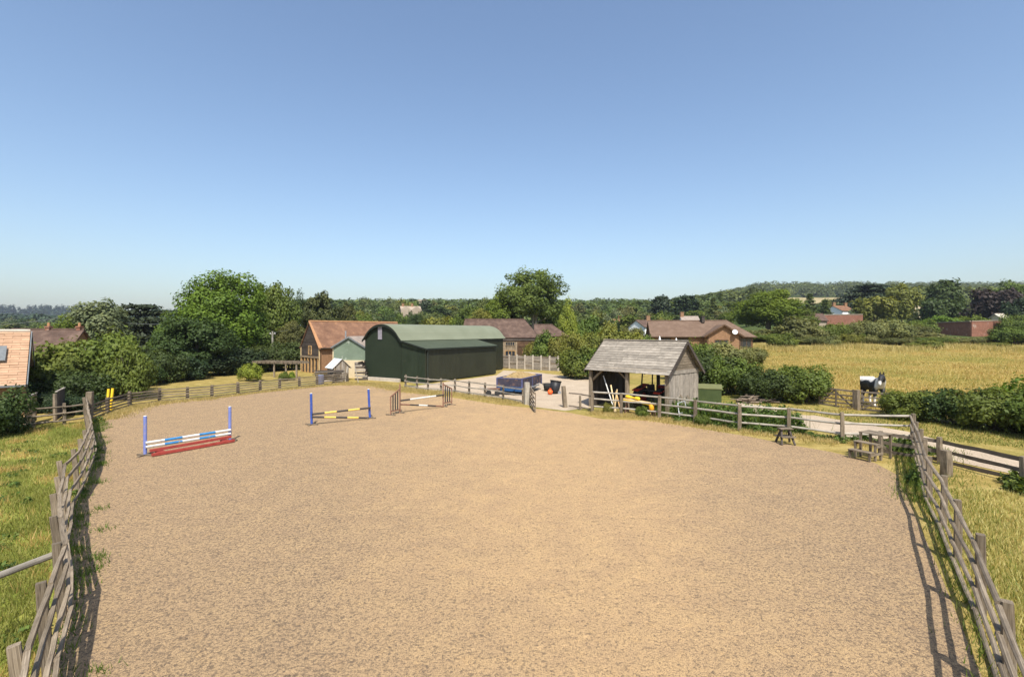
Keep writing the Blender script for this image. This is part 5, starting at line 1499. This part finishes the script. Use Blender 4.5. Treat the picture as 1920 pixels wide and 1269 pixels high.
nrmv = e_.cross(vdir).normalized(); nrmv = -nrmv if nrmv.z < 0 else nrmv
k0, k1 = HR0 + vdir * .34 + e_ * .92 + nrmv * .13, HR0 + vdir * .61 + e_ * .92 + nrmv * .13
fo = MB().slab([k0, k1, k1 + e_ * 1.1, k0 + e_ * 1.1], .12).build('skylight', M['frame_grey'], hs_)
MB().slab([k0 + vdir * .03 + e_ * .12 + nrmv * .012, k1 - vdir * .03 + e_ * .12 + nrmv * .012, k1 - vdir * .03 + e_ * .98 + nrmv * .012, k0 + vdir * .03 + e_ * .98 + nrmv * .012], .02).build('pane', M['skyglass'], fo)
# second roof behind it
oh, hd = gable_house('tiled_house', AT(-20, 46)[:2] , (1, .25), 5.6, 6.5, 2.4, 5.05, 'low house with dull red roof behind the orange roof', 'brick', 'tile_brown', hip=(0, 0))
for t in (.5, .93):
    chimney(oh, hd[7].lerp(hd[8], t) - Z * .1, .42, .38, 'brick_red')

# ------------------------------------------------------------------ brown barns behind, bungalow, cottages
bb, (A, a, c, B0, B1, B2, B3, K0, K1, ro) = gable_house('timber_barn', (-7.4, 74.2), (1, -.075), 11.2, 7.0, 4.15, 6.75, 'brown tiled timber barn beyond the green barn roof', 'board_brown', 'tile_brown', .3, hip=(0, .6), cat='barn')
for k in range(12):
    z = .3 + .32 * k
    piece('weatherboard', 'plank', M['board_brown'], bb, B0 + a * 8.2 - c * .05 + Z * z, B0 + a * 11.1 - c * .05 + Z * z, .33, .04, up=(Z - c * .12))
for k in range(9):
    x = 6.0 + 2.2 * (k + .5) / 9
    piece('oak_board', 'plank', M['oak_grey'], bb, B0 + a * x - c * .05 + Z * .1, B0 + a * x - c * .05 + Z * 3.3, .24, .04 + .015 * (k % 2), up=a)
on_wall(bb, B0, a, -c, 7.15, 2.75, 1.3, .55, 'oak_grey', 'glass', 3).location += -c * .1
on_wall(bb, B0, a, -c, 7.15, .9, 1.5, 1.1, 'oak', 'glass', 2).location += -c * .1
on_wall(bb, B0, a, -c, 9.3, 1.0, .6, .85, 'oak', 'glass', 1).location += -c * .1
piece('eave_board', 'plank', M['board_dark'], bb, B0 - c * .12 + Z * 3.75, B1 - c * .12 + Z * 3.75, .5, .08)
ww, wd_ = gable_house('barn_wing', (3.75, 78.0), (1, -.03), 4.9, 5.0, 4.3, 5.95, 'lower brown roofed wing joined to the timber barn', 'brick_red', 'tile_brown', .3, hip=(0, .85), cat='barn')
# panel fence with pale concrete posts
pf0, pf1 = AT(941, 65.5), AT(1047, 60.6)
pf = empty('panel_fence', pf0, 'grey board panel fence with pale concrete posts behind yard', 'fence')
NP = 7
fn = Vector(((pf1 - pf0).y, -(pf1 - pf0).x, 0)).normalized()
for k in range(NP + 1):
    q = pf0.lerp(pf1, k / NP) + fn * .02
    piece('post', 'true', M['concrete'], pf, q, q + Z * 1.85, .16, .16, up=fn)
for k in range(NP):
    q0, q1 = pf0.lerp(pf1, (k + .05) / NP), pf0.lerp(pf1, (k + .95) / NP)
    for i in range(9):
        piece('board', 'plank', M['board_grey' if (k * 5 + i * 3) % 7 else 'rail'], pf, q0 + Z * (.1 + .19 * i), q1 + Z * (.1 + .19 * i + U(-.015, .015)), .2, .025, up=(Z + fn * .1))

bz = TZ(22, 72)
bA = AT(1222, 76)
bg_, bd_ = gable_house('bungalow', (bA.x, bA.y), (.985, -.17), 14.5, 7.2, 4.35, 6.55, 'long brown tiled bungalow with orange brick gable', 'brick', 'tile_bungalow', .5, hip=(0, .75), cat='house')
(A, a, c, B0, B1, B2, B3, K0, K1, ro) = bd_
# projecting gable
g0 = B0 + a * 7.6; gw = 4.6; gd = 2.2
MB().slab([g0 - c * gd, g0 + a * gw - c * gd, g0 + a * gw - c * gd + Z * 4.35, g0 + a * gw / 2 - c * gd + Z * 5.7, g0 - c * gd + Z * 4.35], .2).build('gable_wall', M['brick'], bg_)
MB().slab([g0 + a * gw - c * gd, g0 + a * gw, g0 + a * gw + Z * 4.3, g0 + a * gw - c * gd + Z * 4.3], .2).slab([g0, g0 - c * gd, g0 - c * gd + Z * 4.3, g0 + Z * 4.3], .2).build('gable_side', M['brick'], bg_)
apx = g0 + a * gw / 2 + Z * 5.85
for s_ in (-1, 1):
    e0 = g0 + a * (gw / 2 + s_ * (gw / 2 + .45)) + Z * 4.1
    f = [e0 - c * (gd + .4), apx - c * (gd + .4), apx + c * 2.4, e0 + c * .2]
    MB().slab(f if s_ > 0 else f[::-1], -.12 if s_ > 0 else -.12).build('gable_roof', M['tile_bungalow'], ro)
    MB().bar(e0 - c * (gd + .42) - Z * .05, apx - c * (gd + .42) - Z * .05, .2, .06).build('barge_board', M['board_brown'], ro)
on_wall(bg_, g0 - c * gd, a, -c, gw / 2 - .3, 2.4, 1.8, 1.2, 'board_brown', 'glass', 2)
for x, w_ in ((2.0, 1.6), (4.6, 1.6), (13.3, 1.9)):
    on_wall(bg_, B0, a, -c, x, 2.5, w_, 1.3, 'board_brown', 'glass', 2)
MB().slab([B3 - a * .04 + Z * .1, B0 - a * .04 + Z * .1, B0 - a * .04 + Z * 4.3, (B0 + B3) / 2 - a * .04 + Z * 6.3, B3 - a * .04 + Z * 4.3], .03).build('boarded_gable', M['board_brown'], bg_)
on_wall(bg_, B0, c, -a, 3.4, 3.2, .9, 1.0, 'white', 'glass', 1)
chimney(bg_, K0 + a * 8.3 - Z * .3 - c * .6, 1.0, .45, 'board_dark', False)
MB().tube([g0 + a * 3.7 - c * (gd + .55) + Z * 4.75, g0 + a * 3.7 - c * (gd + .62) + Z * 4.78], [.34, .38], 14).bar(g0 + a * 3.7 - c * (gd + .1) + Z * 4.7, g0 + a * 3.7 - c * (gd + .55) + Z * 4.75, .04).build('satellite_dish', M['steel'], bg_)
for px, d, h, lab in ((1237, 66, 1.35, 'tall white closed garden parasol before the bungalow'), (1268, 68, 1.1, 'shorter cream garden parasol beside bungalow hedge')):
    p = AT(px, d, ZP(641, d) - .9)
    r = empty('garden_parasol', (p.x, p.y, 0), lab, 'parasol')
    MB().tube([(p.x, p.y, 0), (p.x, p.y, p.z)], .04, 6).build('pole', M['white'], r)
    MB().tube([p, p + Z * .15, p + Z * (.5 * h + .3), p + Z * (h + .35)], [.30, .36, .2, .04], 12).build('canopy', M['white'], r)

def far_house(name, px, d, ridge_py, eave_py, wpx, depth, label, wall, roof, rot=0.0, chim=(), hip=(0, 0), zb=None):
    w = wpx * d / FPX
    c0 = AT(px, d)
    a = Vector((math.cos(rot), math.sin(rot), 0))
    A = c0 - a * w / 2
    z = TZ(c0.x, c0.y)
    r, dd = gable_house(name, (A.x, A.y), a, w, depth, ZP(eave_py, d) - z + .3, ZP(ridge_py, d + depth / 2) - z, label, wall, roof, .35, z0=z - .3, hip=hip)
    for t in chim:
        chimney(r, dd[7].lerp(dd[8], t) - Z * .3, 1.5, .9, 'brick', False)
    return r, dd
far_house('cottage', 1172, 150, 597, 609, 32, 7, 'small cottage with orange tiled roof and brick chimney', 'brick', 'tile_red', .1, (.4,))
r, dd = far_house('cottage', 1222, 125, 598, 612, 36, 6, 'half-timbered white cottage with brown roof beside bungalow', 'white', 'tile_brown', .5, (.8,))
for t in (.15, .4, .65, .9):
    MB().bar(dd[3] + dd[1] * (t * (dd[4] - dd[3]).length) - dd[2] * .06 + Z * .2, dd[3] + dd[1] * (t * (dd[4] - dd[3]).length) - dd[2] * .06 + Z * 4.5, .18, .05).build('timber_stud', M['board_dark'], r)
far_house('cottage', 1296, 135, 591, 602, 30, 6, 'white rendered cottage with pale grey roof behind bungalow', 'white', 'fibre_roof', -.15, (.1,))
far_house('cottage', 1592, 175, 572, 582, 36, 7, 'white country house with red roof among hill trees', 'white', 'tile_red', .35, (.1, .9))
far_house('cottage', 1532, 120, 586, 600, 34, 6, 'low farm building with dull brown roof beyond brick wall', 'stone', 'tile_brown', -.2)
far_house('cottage', 1727, 230, 563, 578, 12, 6, 'tiny cream house end among the hill trees', 'cream', 'tile_red', 1.2)
far_house('garden_shed', 1882, 112, 586, 594, 15, 2, 'small pale roofed shed showing above the brick wall', 'cream', 'concrete', .1)
r, dd = far_house('manor_house', 771, 205, 573, 581, 36, 8, 'pale stone gabled manor among trees beyond the barns', 'stone', 'stone', .3, (.15, .6))
p = dd[3] + dd[1] * 3
for t in (.2, .75):
    q = dd[3].lerp(dd[4], t) - dd[2] * 1.6
    zt = ZP(574, 203) - q.z
    MB().slab([q - dd[1] * 2, q + dd[1] * 2, q + dd[1] * 2 + Z * (zt - 1.4), q + Z * zt, q - dd[1] * 2 + Z * (zt - 1.4)], -1.6).build('stone_gable', M['stone'], r)
q = AT(790.5, 252); q.z = TZ(q.x, q.y)
r = empty('stone_tower', q, 'narrow stone church tower rising behind the manor', 'tower')
MB().box(q + Z * ((ZP(566, 252) - q.z) / 2), (4.0, 4.0, ZP(566, 252) - q.z), .3).build('shaft', M['stone'], r)
MB().box(q + Z * (ZP(564, 252) - q.z), (4.4, 4.4, .9), .3).build('parapet', M['stone'], r)

# garden walls
def brick_wall(px0, d0, px1, d1, top0, top1, label, cap=True):
    a_, b_ = AT(px0, d0), AT(px1, d1)
    a_.z, b_.z = TZ(a_.x, a_.y), TZ(b_.x, b_.y)
    r = empty('garden_wall', a_, label, 'wall')
    MB().slab([a_ - Z * .5, b_ - Z * .5, Vector((b_.x, b_.y, ZP(top1, d1))), Vector((a_.x, a_.y, ZP(top0, d0)))], .4).build('brickwork', M['brick_red'], r)
    MB().bar(Vector((a_.x, a_.y + .2, ZP(top0, d0) + .08)), Vector((b_.x, b_.y + .2, ZP(top1, d1) + .08)), .16, .55).build('coping', M['stone'], r)
    return r
brick_wall(1740, 116, 1822, 106, 606, 603, 'shaded old red brick garden wall under ivy')
brick_wall(1822, 106, 1893, 108, 602.5, 601, 'sunlit weathered brick garden wall with pale coping')
brick_wall(1508, 128, 1618, 126, 591, 590, 'long low orange red brick wall across the far field')

# ------------------------------------------------------------------ pergola, poles, wires, bird
q0, q1 = AT(478, 54), AT(556, 50.5)
r = empty('pergola', q0, 'long low timber pergola on the lawn before dark hedge', 'pergola')
for t in (0, .48, .76, 1):
    q = q0.lerp(q1, t)
    piece('post', 'post', M['rail'], r, q, q + Z * (ZP(684, 52) + .1), .15, .15, up=(1, 0, 0))
dn = Vector((.4, .9, 0))
for o_ in (0, 1.2):
    piece('beam', 'plank', M['rail'], r, q0 + dn * o_ + Z * 1.45 - Vector((.3, 0, 0)), q1 + dn * o_ + Z * 1.6 + Vector((.3, 0, 0)), .17, .09)
for k in range(11):
    q = q0.lerp(q1, k / 10) + Z * (1.58 + .015 * k)
    piece('rafter', 'plank', M['rail'], r, q - dn * .35, q + dn * 1.5, .12, .06)
for px, d, tp_, lab in ((132, 66, 588, 'grey telegraph pole beside the pale willow'), (511, 64, 621, 'short grey telegraph pole by the dark hedge'), (560, 82, 607, 'slim far telegraph pole left of the red barn')):
    p = AT(px, d); r = empty('telegraph_pole', p, lab, 'pole')
    h = ZP(tp_, d)
    MB().tube([p, p + Z * h], [.15, .11], 8).build('shaft', M['bark_pale'], r)
    MB().bar(p + Vector((-.4, 0, h - .35)), p + Vector((.4, 0, h - .35)), .09).build('cross_arm', M['bark_pale'], r)
    for s_ in (-.3, .3): MB().tube([p + Vector((s_, 0, h - .3)), p + Vector((s_, 0, h - .15))], .04, 6).build('insulator', M['white'], r)
def wire(p0, p1, sag, label):
    pts = [Vector(p0).lerp(Vector(p1), t / 14) - Z * (sag * 4 * (t / 14) * (1 - t / 14)) for t in range(15)]
    tag(MB().tube(pts, .022, 4).build('overhead_wire', M['frame_grey']), label, 'wire')
wt = AT(132, 66, ZP(588, 66) - .2)
wire(AT(-80, 60, ZP(611, 60)), wt, .4, 'overhead wire running from behind the house to telegraph pole')
wire(wt, AT(345, 61, ZP(606, 61)), .5, 'overhead wire from the telegraph pole towards the chestnut')
wire(AT(511, 64, ZP(622, 64)), AT(560, 82, ZP(609, 82)), .3, 'overhead wire between the two poles by red barn')
p = AT(1783, 70, ZP(101, 70))
o = MB().add([p + Vector((-.11, 0, .03)), p + Vector((0, -.03, 0)), p + Vector((0, .05, 0)), p + Vector((.11, 0, .04)), p + Vector((0, .0, .03)), p + Vector((0, .0, -.03))], [(0, 1, 2), (1, 3, 2), (1, 4, 2), (1, 2, 5)]).build('bird', M['rubber'])
tag(o, 'tiny dark bird flying high in the blue sky', 'bird')

# ------------------------------------------------------------------ trees and shrubs that stand out
# left side
tree('shrub', 'bush', -22, 726, 122, 22.6, 'dark', 'dark green shrub between house wall and tan panel', 'shrub')
tree('shrub', 'bush2', 120, 640, 150, 35.5, 'mid', 'broad green bush overhanging the grey slatted panel', 'shrub', rz=.4)
tree('shrub', 'bush', 190, 624, 150, 37.5, 'mid', 'tallest green bush of the thicket behind left corner', 'shrub')
tree('shrub', 'bush2', 243, 648, 90, 35.8, 'mid', 'rounded green bush leaning over the slatted fence end', 'shrub')
tree('shrub', 'bush', 150, 690, 120, 33.8, 'dark', 'low dark bush under the thicket behind left corner', 'shrub')
tree('shrub', 'bush2', 96, 735, 95, 30.5, 'deep', 'low bush with shade-dark leaves behind the slatted panels', 'shrub')  # leaf colour stands in for the dark shade behind the panels
tree('shrub', 'bush', 62, 712, 80, 33, 'dark', 'dark bush at the gable end of orange roofed house', 'shrub')
tree('shrub', 'bush', 138, 742, 85, 29.3, 'deep', 'bush with shade toned into its leaves just behind the arena corner post', 'shrub')  # filler bush, blackish leaf colour imitates the shade by the corner
tree('willow_tree', 'willow', 182, 564, 120, 63, 'grey', 'pale grey green willow rising above the left thicket')
tree('small_tree', 'round2', 108, 606, 80, 58, 'bright', 'bright leafy small tree left of the telegraph pole')
tree('pine_tree', 'cedar', 270, 569, 92, 78, 'pine', 'dark flat-topped pine between willow and chestnut', bark='bark')
tree('chestnut_tree', 'chestnut', 416, 521, 165, 63, 'bright', 'tall bright green chestnut tree, highest on the left')
tree('small_tree', 'round', 370, 598, 130, 53, 'dark', 'dark leafy tree in front of the bright chestnut')
tree('small_tree', 'round2', 322, 600, 75, 60, 'mid', 'mid green tree left of the chestnut trunk')
tree('oak_tree', 'round', 512, 535, 90, 78, 'mid', 'green tree joined to right side of the chestnut')
tree('yew_tree', 'yew', 602, 552, 76, 92, 'yew', 'dense olive brown domed yew above the red barn')
tree('yew_tree', 'yew', 645, 570, 46, 100, 'yew', 'smaller dark yew right of the domed one')
tree('small_tree', 'round2', 556, 562, 48, 96, 'dark', 'dark rounded tree between the oak and the yew')
tree('small_tree', 'round', 548, 604, 70, 76, 'olive', 'brownish olive tree behind the short telegraph pole')
tree('small_tree', 'round', 468, 600, 90, 66, 'mid', 'leafy tree low under the chestnut right side')
for i, (px, top, w, d, lf) in enumerate(((300, 655, 90, 47, 'dark'), (345, 668, 90, 50, 'deep'), (400, 655, 100, 55, 'deep'), (455, 652, 95, 58, 'deep'), (500, 645, 90, 61, 'dark'), (545, 640, 85, 63, 'dark'), (268, 680, 70, 44, 'dark'), (430, 620, 90, 62, 'deep'))):
    tree('hedge_bush', ('bush', 'bush2')[i % 2], px, top, w, d, lf, ('dark green' if lf == 'dark' else 'blackish shade-toned') + ' hedge bush behind the yellow lawn', 'bush', 'dark hedge bushes behind the lawn')  # deep leaf colour paints in the shade below the trees
tree('garden_shrub', 'bush2', 468, 681, 42, 48.5, 'lime', 'small lime green ball shrub on the yellow lawn', 'shrub')
tree('garden_shrub', 'bush3', 533, 698, 24, 49, 'mid', 'little green garden shrub by the pergola leg', 'shrub')
tree('garden_shrub', 'bush3', 547, 697, 13, 49.5, 'lime', 'tiny bright yellow green shrub at the pergola end', 'shrub')
# centre
tree('ash_tree', 'ash', 992, 507, 140, 98, 'ash', 'tall airy ash tree rising behind the brown barn', bark='bark_pale')
tree('ash_tree', 'round', 940, 551, 80, 99, 'bright', 'bright tree leaning against left side of the tall ash', bark='bark_pale')
tree('ash_tree', 'round2', 1038, 556, 60, 100, 'mid', 'mid green tree against right side of the tall ash', bark='bark_pale')
tree('small_tree', 'round', 905, 582, 60, 95, 'warm', 'yellowish tree above the brown barn left verge')
tree('small_tree', 'round2', 1064, 574, 44, 86, 'lime', 'slender yellow green tree right of the barn wing')
tree('small_tree', 'round', 880, 576, 55, 110, 'mid', 'green tree peeping over the lichen barn ridge')
for i, (px, top, w, d, lf) in enumerate(((1022, 627, 62, 68, 'mid'), (1001, 640, 44, 69, 'warm'), (1050, 632, 50, 67, 'warm'))):
    tree('garden_shrub', ('bush3', 'bush2')[i % 2], px, top, w, d, lf, ('green garden shrub right behind the panel fence', 'yellowish shrub against the brown barn wall', 'loose yellow green shrub at the panel fence end')[i], 'shrub')
for i, (px, top, w, d, lf) in enumerate(((1085, 655, 80, 51, 'mid'), (1078, 626, 70, 62, 'warm'), (1115, 620, 80, 66, 'warm'), (1160, 622, 90, 62, 'warm'), (1130, 650, 90, 50, 'mid'), (1195, 624, 70, 70, 'warm'), (1100, 600, 70, 88, 'mid'), (1145, 606, 70, 84, 'warm'), (1185, 612, 60, 88, 'olive'), (1215, 636, 60, 60, 'mid'))):
    tree('orchard_bush', ('bush3', 'bush2', 'bush')[i % 3], px, top, w, d, lf, {'mid': 'fresh green', 'warm': 'yellowish', 'olive': 'olive brown'}[lf] + ' loose bush in the thicket beyond the drive', 'bush', 'bushes between the drive and the bungalow')
tree('cypress_tree', 'fir', 1160, 604, 16, 66, 'deep', 'narrow dark cypress poking from the bush thicket')
# right of the shed
tree('weed_clump', 'bush3', 1203, 763, 26, 28.0, 'mid', 'leafy green weed clump at the rails before the shed', 'weed')
tree('weed_clump', 'bush3', 1140, 768, 20, 29.3, 'warm', 'yellow green weed clump under the leaning poles', 'weed')
tree('weed_clump', 'bush2', 1318, 776, 30, 25.4, 'mid', 'dark leafy weed at the third rail post', 'weed')
for i, (px, top, w, d, lf, lab) in enumerate(((1330, 655, 110, 38, 'dark', 'dark bush filling the corner behind the shed gable'), (1375, 668, 100, 36.5, 'mid', 'round green bush behind the green tank'), (1300, 640, 80, 45, 'mid', 'green bush hiding behind the shed ridge'), (1350, 642, 120, 55, 'thorn', 'greyish bush below the bungalow gable'), (1275, 655, 60, 50, 'mid', 'bush half hidden by the shed roof'), (1410, 650, 60, 58, 'thorn', 'pale bush at bungalow corner beside dry field'))):
    tree('thorn_bush', ('bush', 'bush2')[i % 2], px, top, w, d, lf, lab, 'bush')
for i, (px, top, w, d, lf, lab) in enumerate(((1440, 690, 100, 33.2, 'dark', 'dark bush left half of hedge by log pile'), (1502, 683, 110, 33.0, 'mid', 'leafy bush right beside the left field gate'))):
    tree('thorn_bush', ('bush2', 'bush')[i % 2], px, top, w, d, lf, lab, 'bush')
# long hedge on the right
for i, (x, y, h, w, lf) in enumerate(((21.9, 27.3, 1.65, 3.0, 'mid'), (23.1, 25.9, 1.9, 3.2, 'dark'), (23.6, 24.3, 2.15, 3.3, 'mid'), (24.3, 22.6, 2.45, 3.6, 'mid'), (25.3, 21.0, 2.6, 3.8, 'dark'), (25.6, 24.0, 2.5, 4.0, 'bright'), (27.5, 22.5, 2.9, 4.4, 'mid'), (26.4, 18.8, 2.5, 4.0, 'mid'))):
    me, hh, wwd, trk = TREES[('bush', 'bush2')[i % 2]]
    t = empty('hedge_bush', (x, y, TZ(x, y) - .03), ('lowest hedge bush right against the field gate end', 'dark hedge bush next to the lowest one by gate', 'green hedge bush facing the dark roadside rails', 'leafy hedge bush where hedge comes closest to track', 'dark hedge bush at the far end of the track', 'bright yellow green bush crowning the track hedge', 'tallest bush standing behind the track hedge', 'hedge bush overhanging the track past dark rails')[i], 'bush', 'hedge bushes along the gravel track')
    t.scale = (w / wwd, w / wwd, h / hh); t.rotation_euler = (0, 0, U(0, 6))
    link('crown', me, LEAF[lf], t); link('trunk', trk, M['bark'], t)
tree('round_tree', 'chestnut', 1440, 549, 140, 112, 'bright', 'big bright round tree behind the bungalow hip')
tree('round_tree', 'round2', 1502, 585, 60, 108, 'mid', 'smaller green tree at right foot of round tree')
# bramble hedge at the top of the field
for i in range(15):
    px = 1425 + 26 * i + U(-8, 8); d = 92 + U(-4, 10)
    tree('bramble_bush', ('bush3', 'bush2', 'bush')[i % 3], px, (616 if i < 3 else 603) + U(-6, 10) + (21 if px > 1722 else 0), U(62, 90), d, ('thorn', 'mid', 'thorn', 'olive')[i % 4], ('grey green', 'fresh green', 'grey green', 'olive brown')[i % 4] + ' scrubby bush in hedge topping the dry field', 'bush', 'thorn hedge at the top of the field')
for i in range(16):
    px = 1470 + 29 * i + U(-14, 14); d = 84 + U(-4, 9)
    tree('low_bramble', ('bush3', 'bush', 'bush2')[i % 3], px, 633 + U(-10, 9), U(36, 78), d, ('mid', 'thorn', 'olive', 'thorn', 'warm')[i % 5], ('fresh green', 'grey green', 'olive brown', 'grey green', 'yellowish')[i % 5] + ' low bramble mound edging the dry field', 'bush', 'brambles edging the dry field')
for i, (px, top, w, d, lf, lab) in enumerate(((1900, 612, 70, 88, 'mid', 'bush covering the right end of brick wall'), (1905, 590, 60, 105, 'mid', 'leafy bush above the sunlit brick wall end'), (1760, 593, 80, 119, 'bright', 'bright ivy mound hanging over left brick wall'), (1812, 593, 70, 119, 'bright', 'bright ivy mound over the middle brick wall'), (1722, 600, 60, 110, 'mid', 'ivy bush at the left end of brick wall'))):
    tree('ivy_bush', 'bush2', px, top, w, d, lf, lab, 'bush')
# named trees on the hill side
for px, top, w, d, key, lf, lab in ((1630, 533, 90, 190, 'cedar', 'pine', 'spreading dark cedar above the white country house'), (1692, 532, 62, 165, 'far1', 'warm', 'pale green round tree right of the cedar'), (1640, 552, 76, 150, 'far2', 'warm', 'olive tree below the spreading cedar'), (1776, 517, 56, 175, 'far3', 'dark', 'tall grey green tree standing above the skyline'), (1757, 556, 66, 140, 'far2', 'dark', 'dull dark green tree below the skyline tree'), (1866, 536, 86, 150, 'far2', 'copper', 'dark purple copper beech on the right'), (1902, 526, 60, 165, 'far1', 'mid', 'bright green tree rising behind the copper beech'), (1905, 560, 50, 140, 'far1', 'deep', 'very dark tree under the copper beech'), (1287, 553, 46, 210, 'fir2', 'deep', 'broad dark conifer beyond the bungalow chimney'), (1240, 554, 40, 220, 'fir2', 'pine', 'dark conifer left of the broad one'), (1518, 548, 34, 160, 'fir', 'far', 'pointed green conifer right of round tree'), (1547, 560, 32, 165, 'fir', 'far', 'shorter pointed conifer beside hay field'), (1337, 556, 30, 190, 'fir', 'far', 'slim conifer left of the big round tree'), (730, 595, 44, 120, 'round2', 'dark', 'dark round tree right above the red barn ridge'), (779, 590, 40, 150, 'round', 'dark', 'dark tree in front of the stone manor'), (797, 562, 26, 240, 'fir2', 'pine', 'dark pine beside the stone tower'), (823, 590, 70, 125, 'far2', 'warm', 'olive green tree behind the green barn roof'), (860, 590, 40, 120, 'far1', 'lime', 'yellow green tree left of the lichen verge')):
    tree('hill_tree', key, px, top, w, d, lf, lab)
for px, top, w, d, lf, lab in ((754, 586, 30, 165, 'mid', 'green tree covering the left foot of the manor'), (770, 585, 26, 175, 'dark', 'dark tree at the middle of the manor front'), (792, 584, 26, 172, 'far', 'soft green tree at the foot of church tower')):
    tree('hill_tree', 'far1', px, top, w, d, lf, lab)
# mixed trees of the valley: distance bands
bands_ = [(660, 930, 560, 20, 170, 290, 46), (1050, 1360, 566, 22, 130, 300, 60), (1340, 1640, 562, 16, 150, 300, 30), (1600, 1960, 560, 16, 170, 330, 40), (-60, 340, 596, 10, 170, 420, 34), (560, 700, 580, 12, 130, 220, 14)]
for (x0, x1, y0, dy, d0, d1, n) in bands_:
    for i in range(n):
        f = (i + .5) / n
        d = d1 - (d1 - d0) * f
        px = U(x0, x1)
        top = y0 + dy * f * 1.3 + U(-6, 8)
        lf = random.choice(['far', 'far', 'mid', 'mid', 'dark', 'warm', 'olive', 'grey', 'far'])
        key = random.choice(['far1', 'far2', 'far3', 'far4', 'far1'])
        if 742 < px < 800 and d < 230: continue
        x = (px - 960) / FPX * d
        hmax = ZP(top, d) - TZ(x, d)
        if hmax < 3: continue
        hmax = min(hmax, 17)
        w = U(.75, 1.15) * min(hmax, 12)
        tree('valley_tree', key, px, top, w * FPX / d, d, lf, '%s %s tree in the wooded valley beyond buildings' % ({'far': 'soft green', 'mid': 'fresh green', 'dark': 'dark green', 'warm': 'yellowish green', 'olive': 'olive brown', 'grey': 'pale grey green'}[lf], {'far1': 'round', 'far2': 'broad', 'far3': 'tall narrow', 'far4': 'low spreading'}[key]), 'tree', 'trees in the wooded valley', hfix=hmax)

# ------------------------------------------------------------------ far woods (one mass each)
def woods(name, label, pts, size, leaf, nl, lsize, conif=False):
    """far-off canopy: every point a small heap of leaf faces"""
    n = len(pts)
    s = size * rng.uniform(.55, 1.4, n)
    idx = np.repeat(np.arange(n), nl)
    d = dirs(len(idx)); d[:, 2] = np.abs(d[:, 2]) * 1.15 - .12
    if conif:
        u_ = rng.random(len(idx)) ** .7
        d[:, 0] *= (1 - u_); d[:, 1] *= (1 - u_); d[:, 2] = u_ * 1.8
    rr = (.8 + .25 * rng.random(len(idx)))[:, None]
    P = pts[idx] + d * rr * (s[idx])[:, None] * np.array([.62, .62, .62 if not conif else .8]) + np.array([0, 0, 1]) * (s[idx] * .38)[:, None]
    Nn = d + rng.normal(size=d.shape) * .35 + np.array([0, 0, .25])
    V, F = quads(P, Nn, lsize * rng.uniform(.6, 1.3, len(P)), 1.3)
    lv = rng.random(n)
    rnd = np.clip(.65 * lv[idx] + .35 * rng.random(len(idx)), 0, 1)
    o = link(name, mesh_np(name, V, F, rnd), LEAF[leaf])
    return tag(o, label, 'wood', kind='stuff')
def scatter(n, s0, s1, d0, d1):
    s = rng.uniform(s0, s1, n); d = d0 * (d1 / d0) ** rng.random(n)
    return s * d, d
x, y = scatter(3000, .33, 1.2, 330, 1120)
s = x / y
keep = ~((s > .495) & (s < .72) & (y < 690))
x, y = x[keep], y[keep]
woods('hill_wood', 'wooded hillside rising behind the dry field', np.stack([x, y, terrain(x, y)], 1), 13, 'far', 90, 2.3)
x, y = scatter(2300, -.62, .42, 300, 760)
woods('valley_wood', 'continuous woodland skyline behind the barns', np.stack([x, y, terrain(x, y)], 1), 12, 'far', 80, 2.2)
x, y = scatter(1500, -1.25, -.55, 420, 1560)
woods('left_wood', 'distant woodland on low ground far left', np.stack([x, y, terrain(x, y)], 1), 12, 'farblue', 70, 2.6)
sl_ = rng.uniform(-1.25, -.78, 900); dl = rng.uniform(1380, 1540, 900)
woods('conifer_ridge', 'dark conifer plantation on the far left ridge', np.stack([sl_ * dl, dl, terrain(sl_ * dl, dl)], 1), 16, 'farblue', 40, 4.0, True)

# ------------------------------------------------------------------ haze
hz = MB().box((0, 0, 64), (4500, 4500, 140)).build('haze', None)
mh = bpy.data.materials.new('haze_air'); mh.use_nodes = True
nt = mh.node_tree
for n in list(nt.nodes): nt.nodes.remove(n)
out = nt.nodes.new('ShaderNodeOutputMaterial')
pv = nt.nodes.new('ShaderNodeVolumePrincipled')
pv.inputs['Color'].default_value = (.80, .88, 1.0, 1)
pv.inputs['Density'].default_value = .00013
pv.inputs['Anisotropy'].default_value = .2
nt.links.new(pv.outputs[0], out.inputs['Volume'])
hz.data.materials.append(mh)
tag(hz, 'thin pale summer haze over the whole valley', 'haze', kind='stuff')
